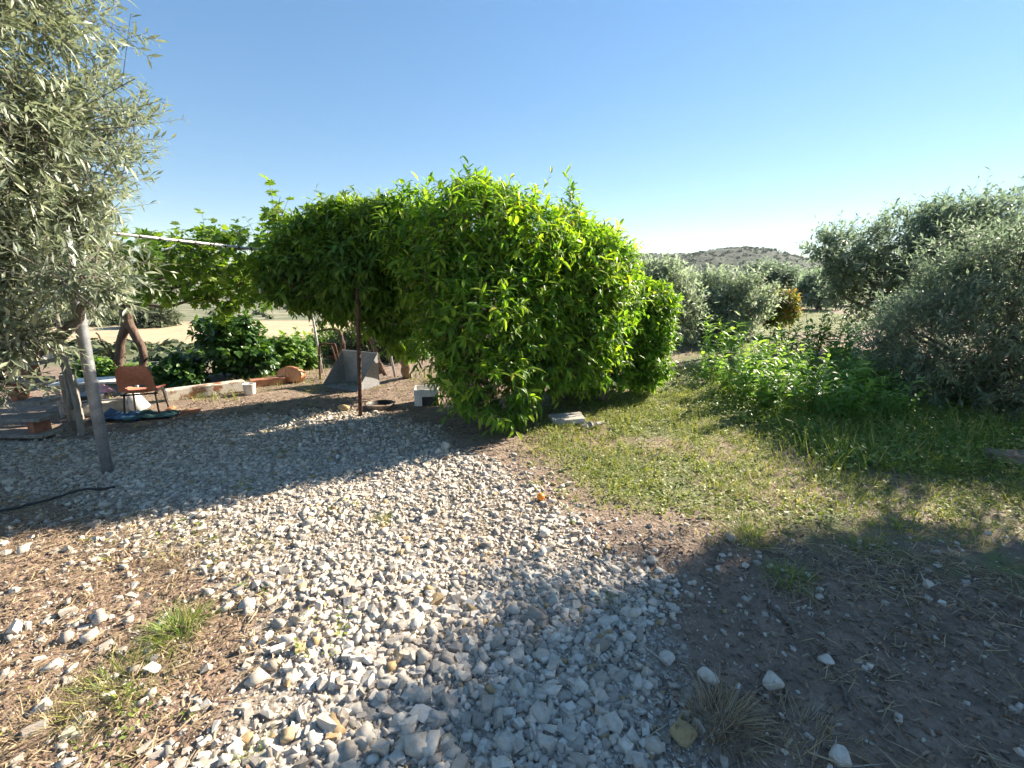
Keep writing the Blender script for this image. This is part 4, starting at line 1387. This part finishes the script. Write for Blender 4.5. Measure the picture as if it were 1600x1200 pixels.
# ------------------------------------------------------------------ gravel
def stones():
    rng = np.random.default_rng(3)
    tmpl = [block_rock(100 + i, (1, 0.45 + 0.45 * rng.random(), 0.38 + 0.38 * rng.random()), 1, 0.24) for i in range(14)]
    big = [block_rock(300 + i, (1, 0.5 + 0.42 * rng.random(), 0.42 + 0.36 * rng.random()), 4, 0.26) for i in range(16)]
    P, S = [], []

    def fill(n, x0, x1, y0, y1, smin, smax, mode, lo=0.0):
        x = rng.uniform(x0, x1, n); y = rng.uniform(y0, y1, n)
        sd = poly_sd(x, y, POLY_GRAVEL)
        st = poly_sd(x, y, POLY_STONY)
        nz = fbm2(x, y, 1.3, 31)
        if mode == 'gravel':
            pr = sstep(-0.3, 0.35, sd + (nz - 0.5) * 1.2)
        elif mode == 'edge':
            pr = sstep(-1.0, 0.0, sd + (nz - 0.5) * 1.2) * 0.6 * sstep(0.3, 0.6, nz)
        elif mode == 'stony':
            pr = sstep(0.0, 0.3, st + (nz - 0.5) * 0.5) * 0.75 * sstep(0.36, 0.56, nz)
        else:
            pr = 0.5 * np.ones(n)
        keep = rng.random(n) < pr
        x, y = x[keep], y[keep]
        s = smin * (smax / smin) ** (rng.random(len(x)) ** 1.9)
        z = H(x, y) + s * rng.uniform(-0.3, 0.35, len(x))
        P.append(np.stack([x, y, z], 1)); S.append(s)
    # sizes are half lengths in metres
    fill(31000, -2.2, 1.6, 0.7, 2.6, 0.006, 0.040, 'gravel')
    fill(620, -2.2, 1.3, 0.8, 2.4, 0.033, 0.058, 'gravel')
    fill(19000, -5.5, 1.4, 2.4, 4.4, 0.011, 0.034, 'gravel')
    fill(19000, -7.0, 0.6, 4.0, 6.6, 0.013, 0.038, 'gravel')
    fill(420, -6.0, 0.8, 2.5, 6.2, 0.03, 0.055, 'gravel')
    fill(70, -0.9, 1.2, 0.9, 1.8, 0.042, 0.068, 'gravel')
    fill(15000, -4.5, 2.2, 0.7, 4.5, 0.008, 0.036, 'stony')
    fill(700, -4.5, 2.2, 0.7, 3.5, 0.03, 0.055, 'stony')
    fill(2600, -6.5, 6.5, 0.9, 8.5, 0.006, 0.022, 'all')
    fill(2600, 0.0, 2.6, 0.8, 4.6, 0.010, 0.034, 'edge')
    fill(2200, 0.3, 4.4, 0.8, 3.4, 0.007, 0.03, 'all')
    P = np.concatenate(P); S = np.concatenate(S)
    px, py, f = to_px(P)
    vis = (px > 5) & (px < 1595) & (py > 400) & (py < 1192)
    near = (px > -200) & (px < 1800) & (py < 1420)
    score = np.where(vis, S / f, -1)
    idx = np.argsort(-score)[:300]
    rest = near.copy(); rest[idx] = False
    A = rng.random(len(P))
    R = rand_rot(len(P), rng)
    # most lie flat-ish
    flat = rng.random(len(P)) < 0.6
    yaw = rng.random(len(P)) * 6.28
    tilt = norm(np.stack([rng.normal(size=len(P)) * 0.3, rng.normal(size=len(P)) * 0.3, np.ones(len(P))], 1))
    Rf = frames(np.stack([np.cos(yaw), np.sin(yaw), np.zeros(len(P))], 1), tilt)
    R[flat] = Rf[flat]
    which = rng.integers(0, len(tmpl), len(P))
    mb = MB()
    worn = []
    for k in range(len(tmpl)):
        m = rest & (which == k)
        V, T = scatter(*tmpl[k], P[m], R[m], S[m])
        mb.add(V, T, np.repeat(A[m], len(tmpl[k][0])))
        worn.append(np.full(len(T), k % 2 == 0))
    # grit between the stones
    grit = [hull_rock(5, 700 + i, (1, 0.8, 0.6)) for i in range(4)]
    n = 42000
    x = rng.uniform(-4.0, 2.4, n); y = 0.7 + 3.4 * rng.random(n) ** 1.25
    pr = np.maximum(sstep(-0.5, 0.2, poly_sd(x, y, POLY_GRAVEL)), 0.6 * sstep(-0.2, 0.2, poly_sd(x, y, POLY_STONY)))
    kk = rng.random(n) < pr
    x, y = x[kk], y[kk]
    sz = rng.uniform(0.003, 0.009, len(x))
    GP = np.stack([x, y, H(x, y) + sz * 0.4 + rng.random(len(x)) * 0.006], 1)
    GR = rand_rot(len(x), rng); ga = rng.random(len(x)); gw = rng.integers(0, 4, len(x))
    for k in range(4):
        m = gw == k
        V, T = scatter(*grit[k], GP[m], GR[m], sz[m])
        mb.add(V, T, np.repeat(ga[m], len(grit[k][0])))
    # soil crumbs
    n = 48000
    x = rng.uniform(-4.5, 4.8, n); y = 0.75 + 3.4 * rng.random(n) ** 1.2
    kk = np.maximum(sstep(-0.3, 0.2, poly_sd(x, y, POLY_SOIL)), 0.5 * sstep(-0.3, 0.2, poly_sd(x, y, POLY_STRAW))) > rng.random(n)
    x, y = x[kk], y[kk]
    sz = 0.003 * (8.0 ** (rng.random(len(x)) ** 2.2))
    CP = np.stack([x, y, H(x, y) + sz * 0.3], 1)
    CR = rand_rot(len(x), rng); gw = rng.integers(0, 4, len(x))
    cb = MB()
    for k in range(4):
        m = gw == k
        V, T = scatter(*grit[k], CP[m], CR[m], sz[m])
        cb.add(V, T, 0.0)
    cl = link('soil_crumbs', cb.mesh('soil_crumbs', M['soil']), ground)
    cl['kind'] = 'stuff'
    gme = mb.mesh('gravel', M['stone'])
    worn = np.concatenate(worn)
    flags = np.zeros(len(gme.polygons), bool)
    flags[:len(worn)] = worn          # every other kind of stone has worn, rounded edges
    gme.polygons.foreach_set('use_smooth', flags)
    g = link('gravel', gme, ground)
    g['kind'] = 'stuff'
    me = [MB().add(*b).mesh('stone', M['stone'], i % 2 == 0) for i, b in enumerate(big)]
    for n_, i in enumerate(idx):
        o = bpy.data.objects.new('stone', me[n_ % len(me)])
        COL.objects.link(o)
        o.parent = ground
        s = S[i]
        o.matrix_local = Matrix([list(R[i, 0] * s) + [P[i, 0]], list(R[i, 1] * s) + [P[i, 1]], list(R[i, 2] * s) + [P[i, 2]], [0, 0, 0, 1]])


stones()


def smooth_rock(seed, sq, n=26):
    V, T = hull_rock(n, seed, sq)
    bm = bmesh.new()
    vs_ = [bm.verts.new(v) for v in V]
    for t in T:
        bm.faces.new([vs_[i] for i in t])
    bmesh.ops.dissolve_limit(bm, angle_limit=0.12, verts=bm.verts[:], edges=bm.edges[:])
    bmesh.ops.bevel(bm, geom=bm.edges[:], offset=min(sq) * 0.16, segments=2, affect='EDGES', profile=0.5)
    bmesh.ops.triangulate(bm, faces=bm.faces[:])
    bm.verts.index_update()
    V = np.array([v.co[:] for v in bm.verts]); T = np.array([[v.index for v in f.verts] for f in bm.faces])
    bm.free()
    return V, T


for (px, py, r, seed, lab) in (
        (1042, 1030, 0.052, 1, 'smooth white stone at the edge of gravel and soil, uppermost of the pale three'),
        (1105, 1056, 0.056, 2, 'domed white stone on the dark soil between two other pale stones'),
        (1207, 1066, 0.058, 3, 'slanting angular white stone right of the domed one'),
        (1292, 1031, 0.042, 4, 'small pale stone lying alone on the dark soil'),
        (1070, 1148, 0.066, 5, 'large white stone beside the dry grass tuft'),
        (1018, 876, 0.056, 6, 'rough pale stone at the corner of the shaded soil'),
        (962, 892, 0.05, 7, 'broken grey stone where gravel meets shaded soil'),
        (935, 1010, 0.07, 8, 'tallest upright grey stone in the shaded gravel'),
        (150, 823, 0.055, 9, 'pale stone in the shade right of the hose'),
        (163, 792, 0.05, 10, 'reddish-grey stone nearest the hose end'),
        (315, 808, 0.05, 11, 'pale flat stone in the middle of the shaded gravel'),
        (538, 640, 0.10, 12, 'rounded grey stone left of the rusty post'),
        (665, 1088, 0.05, 13, 'ochre stone in the sunlit gravel'),
        (1142, 843, 0.05, 14, 'grey stone under the weed clump on the soil edge'),
        (1448, 918, 0.045, 15, 'brown stone on the soil near the right edge'),
        (696, 700, 0.075, 16, 'angular pale rock at the shaded front of the big citrus'),
        (1312, 1185, 0.05, 17, 'elongated pale stone at the bottom edge'),
        (1165, 885, 0.035, 18, 'small whitish stone between weed clump and dry twigs')):
    V, T = smooth_rock(500 + seed * 3, (r, r * 0.82, r * 0.62))
    loc = ground_at(px, py, r * 0.35)
    o = solid('stone', V, T, M['stone'], lab, 'stone', tuple(loc), seed * 1.3)
    o.rotation_euler = (0.2 * math.sin(seed), 0.25 * math.cos(seed * 2.2), seed * 1.3)

# ------------------------------------------------------------------ grass, weeds, straw
def blade_template(seg=3, bend=0.35, w=0.03):
    v, t = [], []
    for i in range(seg + 1):
        s = i / seg
        x = bend * s * s
        if i < seg:
            v += [(x, -w * (1 - s * 0.8), s), (x, w * (1 - s * 0.8), s)]
        else:
            v.append((x, 0, s * 0.95))
    for i in range(seg - 1):
        a = 2 * i
        t += [(a, a + 1, a + 3), (a, a + 3, a + 2)]
    a = 2 * (seg - 1)
    t.append((a, a + 1, a + 2))
    return np.array(v), np.array(t)


BL = [blade_template(3, b, w) for b, w in ((0.2, 0.03), (0.5, 0.025), (0.9, 0.03))]


def upright(n, rng, tilt=0.35):
    z = norm(np.stack([rng.normal(size=n) * tilt, rng.normal(size=n) * tilt, np.ones(n)], 1))
    return frames(np.cross(z, rand_dirs(n, rng)), z)


def blades(mb, x, y, h, rng, tilt=0.35, a=None, wid=None):
    z = H(x, y) - 0.005
    P = np.stack([x, y, z], 1)
    A = rng.random(len(x)) if a is None else a
    which = rng.integers(0, 3, len(x))
    R = upright(len(x), rng, tilt)
    S = np.stack([h, h if wid is None else wid, h], 1)
    for k in range(3):
        m = which == k
        if m.any():
            V, T = scatter(*BL[k], P[m], R[m], S[m])
            mb.add(V, T, np.repeat(A[m], len(BL[k][0])))


def forbs(mb, x, y, size, hgt, rng, k=6, lt=None, a=None):
    """small rosettes of oval leaves on the ground"""
    lt = lt or lt_diamond(0.3)
    N = len(x)
    P = np.stack([x, y, H(x, y)], 1)
    az = rng.random((N, k)) * 6.28
    el = rng.uniform(0.1, 0.9, (N, k))
    d = np.stack([np.cos(az) * np.cos(el), np.sin(az) * np.cos(el), np.sin(el)], -1)
    pos = (P[:, None] + d * (hgt[:, None] * rng.random((N, k)))[..., None] + np.array([0, 0, 1]) * (hgt[:, None] * 0.6 * rng.random((N, k)))[..., None]).reshape(-1, 3)
    d[..., 2] *= 0.5
    R = frames(d.reshape(-1, 3), np.array([0, 0, 1.0]) + rng.normal(size=(N * k, 3)) * 0.35)
    S = np.repeat(size, k) * rng.uniform(0.6, 1.3, N * k)
    A = (np.repeat(rng.random(N) * 0.5, k) + rng.random(N * k) * 0.5) if a is None else np.repeat(a, k)
    V, T = scatter(*lt, pos, R, S)
    mb.add(V, T, np.repeat(A, len(lt[0])))


def in_region(n, poly, rng, box_, soft=0.3, nfreq=1.2, nseed=40, thr=0.35, hard=0.2):
    x = rng.uniform(box_[0], box_[1], n); y = rng.uniform(box_[2], box_[3], n)
    sd = poly_sd(x, y, poly)
    nz = fbm2(x, y, nfreq, nseed)
    pr = sstep(-soft, soft, sd + (nz - 0.5)) * sstep(thr, thr + hard, nz)
    k = rng.random(n) < pr
    return x[k], y[k]


def ground_cover():
    rng = np.random.default_rng(8)
    mb = MB()
    x, y = in_region(24000, POLY_WEEDS, rng, (0, 7, 3, 9.5), 0.4, 1.6, 40, 0.26, 0.24)
    forbs(mb, x, y, 0.010 * 4.2 ** rng.random(len(x)), rng.uniform(0.01, 0.06, len(x)), rng, 5)
    x, y = in_region(52000, POLY_WEEDS, rng, (0, 7, 2.8, 9.5), 0.5, 1.3, 42, 0.33, 0.22)
    blades(mb, x, y, rng.uniform(0.025, 0.12, len(x)) * (0.5 + 1.1 * fbm2(x, y, 3.0, 43)), rng, 0.6, None, rng.uniform(0.06, 0.15, len(x)))
    # farther grass strip on the right behind the weeds
    x = rng.uniform(0.6, 24, 20000); y = 7.5 + 32 * rng.random(20000) ** 1.3
    k = (fbm2(x, y, 0.35, 52) > 0.46) & (x < y * 0.9) & (x > y * 0.2)
    blades(mb, x[k], y[k], rng.uniform(0.06, 0.2, k.sum()), rng, 0.5, None, rng.uniform(0.12, 0.3, k.sum()))
    # sparse weeds over gravel, soil and the yard
    x = rng.uniform(-6.5, 5, 2600); y = rng.uniform(1.2, 8.5, 2600)
    k = fbm2(x, y, 1.1, 47) > 0.60
    forbs(mb, x[k], y[k], rng.uniform(0.015, 0.035, k.sum()), rng.uniform(0.02, 0.07, k.sum()), rng, 7)
    # green fringe along beam, hopper and the back of the yard
    x = rng.uniform(-6.5, 0.5, 9000); y = rng.uniform(6.6, 10.5, 9000)
    k = fbm2(x, y, 0.9, 49) > 0.50
    blades(mb, x[k], y[k], rng.uniform(0.04, 0.16, k.sum()), rng, 0.5)
    # thin bright cover under the front of the big citrus
    x, y = in_region(5200, gpoly([(770, 655), (880, 612), (960, 612), (1000, 640), (960, 690), (840, 690)]), rng, (-1, 3, 4, 7.5), 0.2, 1.5, 50, 0.25, 0.2)
    forbs(mb, x, y, rng.uniform(0.015, 0.035, len(x)), rng.uniform(0.02, 0.07, len(x)), rng, 6)
    tag(link('grass', mb.mesh('grass', M['grass'])), 'low yellow-green grass and small weeds covering the sunny ground', 'grass', None, 'stuff')

    mb = MB()
    x, y = in_region(30000, POLY_DEEP, rng, (2, 9, 4, 9.5), 0.35, 1.0, 60, 0.28, 0.2)
    blades(mb, x, y, rng.uniform(0.10, 0.34, len(x)), rng, 0.45, None, rng.uniform(0.10, 0.22, len(x)))
    x, y = in_region(9000, POLY_DEEP, rng, (2, 9, 4, 9.5), 0.3, 1.0, 61, 0.3, 0.2)
    forbs(mb, x, y, rng.uniform(0.03, 0.06, len(x)), rng.uniform(0.05, 0.22, len(x)), rng, 6)
    tag(link('tall_grass', mb.mesh('tall_grass', M['grass_deep'])), 'taller deep green grass below the right-hand olives', 'grass', None, 'stuff')

    # straw and litter lying flat
    def strands(mb, x, y, ln, rng, wid=0.0022, lift=0.3):
        n = len(x)
        yaw = rng.random(n) * 6.28
        d = np.stack([np.cos(yaw), np.sin(yaw), rng.normal(size=n) * 0.12 * lift], 1)
        tv = np.array([(-.5, -1, 0), (-.5, 1, 0), (0, -1, .05), (0, 1, .05), (.5, -.5, 0), (.5, .5, 0)], float)
        tt = np.array([(0, 2, 3), (0, 3, 1), (2, 4, 5), (2, 5, 3)])
        R = frames(d, np.array([0, 0, 1.0]) + rng.normal(size=(n, 3)) * 0.4)
        P = np.stack([x, y, H(x, y) + rng.uniform(0.002, 0.022, n)], 1)
        V, T = scatter(tv, tt, P, R, np.stack([ln, np.full(n, wid) * rng.uniform(0.6, 1.6, n), ln], 1))
        mb.add(V, T, np.repeat(rng.random(n), 6))
    mb = MB()
    x, y = in_region(19000, POLY_STRAW, rng, (-4.5, 0, 0.7, 4.2), 0.3, 1.2, 70, 0.2, 0.2)
    strands(mb, x, y, rng.uniform(0.02, 0.10, len(x)), rng)
    x, y = in_region(9000, POLY_SOIL, rng, (0.3, 4.5, 0.7, 3.6), 0.3, 1.2, 71, 0.42, 0.2)
    strands(mb, x, y, rng.uniform(0.03, 0.14, len(x)), rng, 0.0018)
    x, y = in_region(7000, POLY_STONY, rng, (-3, 1.6, 0.7, 3.6), 0.3, 1.6, 72, 0.52, 0.12)
    strands(mb, x, y, rng.uniform(0.03, 0.12, len(x)), rng, 0.0016)
    x = rng.uniform(1.5, 5.5, 5000); y = rng.uniform(2.2, 4.0, 5000)
    k = fbm2(x, y, 1.5, 74) > 0.5
    strands(mb, x[k], y[k], rng.uniform(0.03, 0.16, k.sum()), rng, 0.002)
    tag(link('straw', mb.mesh('straw', M['straw'])), 'dry straw strewn over soil and gravel', 'straw', None, 'stuff')
    mb = MB()
    x, y = in_region(14000, POLY_SOIL, rng, (0.2, 4.8, 0.7, 3.8), 0.3, 1.2, 75, 0.25, 0.2)
    strands(mb, x, y, rng.uniform(0.008, 0.05, len(x)), rng, 0.003, 1)
    x = rng.uniform(-6.5, 1.5, 13000); y = rng.uniform(4.2, 8.6, 13000)
    k = (poly_sd(x, y, POLY_GRAVEL) < 0.1) & (fbm2(x, y, 1.3, 76) > 0.35)
    strands(mb, x[k], y[k], rng.uniform(0.01, 0.06, k.sum()), rng, 0.005, 1)
    x, y = in_region(9000, POLY_STRAW, rng, (-4.5, 0, 0.7, 4.2), 0.3, 1.2, 77, 0.25, 0.2)
    strands(mb, x, y, rng.uniform(0.01, 0.05, len(x)), rng, 0.003, 1)
    tag(link('leaf_litter', mb.mesh('leaf_litter', M['litter'])), 'brown twig and leaf litter on the bare soil', 'litter', None, 'stuff')


ground_cover()


def tuft(name, label, px, py, n, h, r, mat, seed, tilt=0.6, lean=(0, 0), wid=0.16, group=None):
    rng = np.random.default_rng(seed)
    c = ground_at(px, py)
    ang = rng.random(n) * 6.28
    rad = r * np.sqrt(rng.random(n))
    P = np.stack([np.cos(ang) * rad, np.sin(ang) * rad, np.zeros(n) - 0.004], 1)
    z = norm(np.stack([np.cos(ang) * tilt * 0.6 * rad / r + rng.normal(size=n) * 0.55 + lean[0] * 1.6, np.sin(ang) * tilt * 0.6 * rad / r + rng.normal(size=n) * 0.55 + lean[1] * 1.6, np.ones(n)], 1))
    R = frames(np.cross(np.stack([-np.sin(ang), np.cos(ang), np.zeros(n)], 1), z), z)
    hh = h * rng.uniform(0.35, 1.1, n)
    mb = MB()
    wh = rng.integers(0, 3, n)
    A = rng.random(n)
    for k in range(3):
        m = wh == k
        V, T = scatter(*BL[k], P[m], R[m], np.stack([hh[m], np.full(m.sum(), wid) * 0.6, hh[m]], 1))
        mb.add(V, T, np.repeat(A[m], len(BL[k][0])))
    o = link(name, mb.mesh(name, mat))
    o.location = tuple(c)
    return tag(o, label, 'grass tuft', group)


tuft('grass_tuft', 'dry blond grass tuft between white stones at the bottom', 1130, 1130, 420, 0.17, 0.13, M['straw'], 1, 0.9, (0.25, -0.1), 0.10)
tuft('grass_tuft', 'thin dry grass wisps right of the blond tuft', 1265, 1150, 200, 0.14, 0.16, M['straw'], 2, 1.3, (0.5, 0.1), 0.08)
tuft('grass_tuft', 'green grass tuft in the straw left of the gravel', 285, 985, 360, 0.15, 0.12, M['grass_deep'], 3, 0.9, (-0.1, 0), 0.12)
tuft('grass_tuft', 'flattened olive-green grass patch below the green tuft', 200, 1075, 420, 0.13, 0.2, M['grass'], 4, 1.4, (-0.2, 0), 0.10)
tuft('grass_tuft', 'tawny grass patch in the bottom left corner', 90, 1130, 420, 0.12, 0.24, M['straw'], 5, 1.5, (-0.2, 0), 0.10)
tuft('grass_tuft', 'small green tuft on the sunlit gravel near the shade line', 598, 815, 120, 0.10, 0.07, M['grass'], 6, 0.8, (0, 0), 0.08)
tuft('grass_tuft', 'pale dry tuft with a reddish tip at the shade line', 272, 878, 110, 0.13, 0.07, M['straw'], 7, 0.7, (0, 0), 0.07)
tuft('grass_tuft', 'green weed clump at the edge of the shaded soil', 1170, 840, 320, 0.14, 0.13, M['grass_deep'], 8, 0.9, (0, 0), 0.10)
tuft('grass_tuft', 'dark green clump in the shade below the weed clump', 1232, 905, 260, 0.13, 0.12, M['grass_deep'], 9, 1.0, (0, 0), 0.10)
tuft('grass_tuft', 'short yellowish clump on the soil near the right tree shade', 1360, 860, 240, 0.10, 0.14, M['grass'], 10, 1.0, (0, 0), 0.10)
tuft('grass_tuft', 'little green sprout among shaded gravel stones', 945, 935, 90, 0.07, 0.06, M['grass_deep'], 11, 1.0, (0, 0), 0.08)
tuft('grass_tuft', 'dry brown grass wisp in the foreground gravel', 640, 1010, 130, 0.10, 0.10, M['straw'], 12, 1.4, (0, 0), 0.07)
tuft('grass_tuft', 'little green sprout at the bottom edge of the gravel', 398, 1185, 80, 0.08, 0.05, M['grass_deep'], 13, 0.8, (0, 0), 0.08)
for (pts, r, lab) in (([(1425, 950), (1440, 985), (1470, 1035)], 0.0045, 'pale curved stem lying on the soil at right'),
                      ([(1200, 945), (1225, 965), (1245, 990)], 0.008, 'dark broken twig on the shaded soil'),
                      ([(1380, 1000), (1400, 985), (1440, 1000), (1480, 1003)], 0.004, 'thin looping twig left of the curved stem'),
                      ([(1310, 1055), (1320, 1085), (1328, 1110)], 0.007, 'short dark twig below the lone pale stone')):
    p = [ground_at(*q, 0.012) for q in pts]
    v, T = tube(wob(p, 0.004, int(pts[0][0]), 12), r, 6)
    tag(link('twig', MB().add(v, T).mesh('twig', M['straw'] if r < 0.006 else M['bark'], True)), lab, 'twig')


def weed_plant_meshes(seed):
    rng = np.random.default_rng(seed)
    n = 11
    az = rng.random(n) * 6.28
    lean = rng.uniform(0.1, 0.55, n)
    D = norm(np.stack([np.cos(az) * lean, np.sin(az) * lean, np.ones(n)], 1))
    L = rng.uniform(0.3, 0.6, n)
    P = np.stack([np.cos(az) * 0.06, np.sin(az) * 0.06, np.zeros(n)], 1)
    a = shoots_to_leaves(P, D, L, 22, LT_WEED, 0.075, rng, 1.0, 0.2, start=0.15)
    V, T = scatter(*LT_WEED, a[0], a[1], a[2])
    lm_ = mesh_np('leaves', V, T, M['weed'], {'rnd': np.repeat(a[3], 8)})
    tv, tt = twigs_mesh(P, D, L, 0.006, rng, 0.02)
    sm = mesh_np('stems', tv, tt, M['weed'], {'rnd': np.full(len(tv), 0.7)})
    return lm_, sm


WM = [weed_plant_meshes(s) for s in (1, 2, 3)]
rng_w = np.random.default_rng(19)
spots = [(1125, 580), (1165, 590), (1150, 620), (1200, 575), (1205, 625), (1240, 600), (1255, 640), (1280, 585), (1300, 625), (1190, 600), (1320, 600), (1340, 640), (1230, 560), (1270, 555), (1310, 560), (1110, 600), (1180, 640), (1290, 660), (1345, 590), (1370, 620),
         (1225, 650), (1140, 560), (1330, 665), (1385, 660)]
for i, (px, py) in enumerate(spots):
    p = ground_at(px, py)
    t = thing('weed_plant', 'knee-high leafy green weed in the dense patch left of the big right-hand olive', 'weed', 'leafy weeds in the patch', tuple(p), rng_w.random() * 6.28)
    s = rng_w.uniform(0.95, 1.45) * (1.3 if py < 600 else 1.1)
    t.scale = (s, s, s)
    link('leaves', WM[i % 3][0], t)
    link('stems', WM[i % 3][1], t)


# ------------------------------------------------------------------ haze over the whole landscape
def haze():
    V, T = box(5600, 5600, 74, (0, 1200, 25))
    k = NT('air')
    v = k.n('ShaderNodeVolumePrincipled', {'Color': (0.78, 0.88, 1.0, 1), 'Density': 0.00007, 'Anisotropy': 0.3})
    k.set(k.out, 'Volume', v)
    tag(link('haze', MB().add(V, T).mesh('haze', k.m)), 'thin blue haze lying over the far slopes', 'haze', None, 'stuff')


haze()
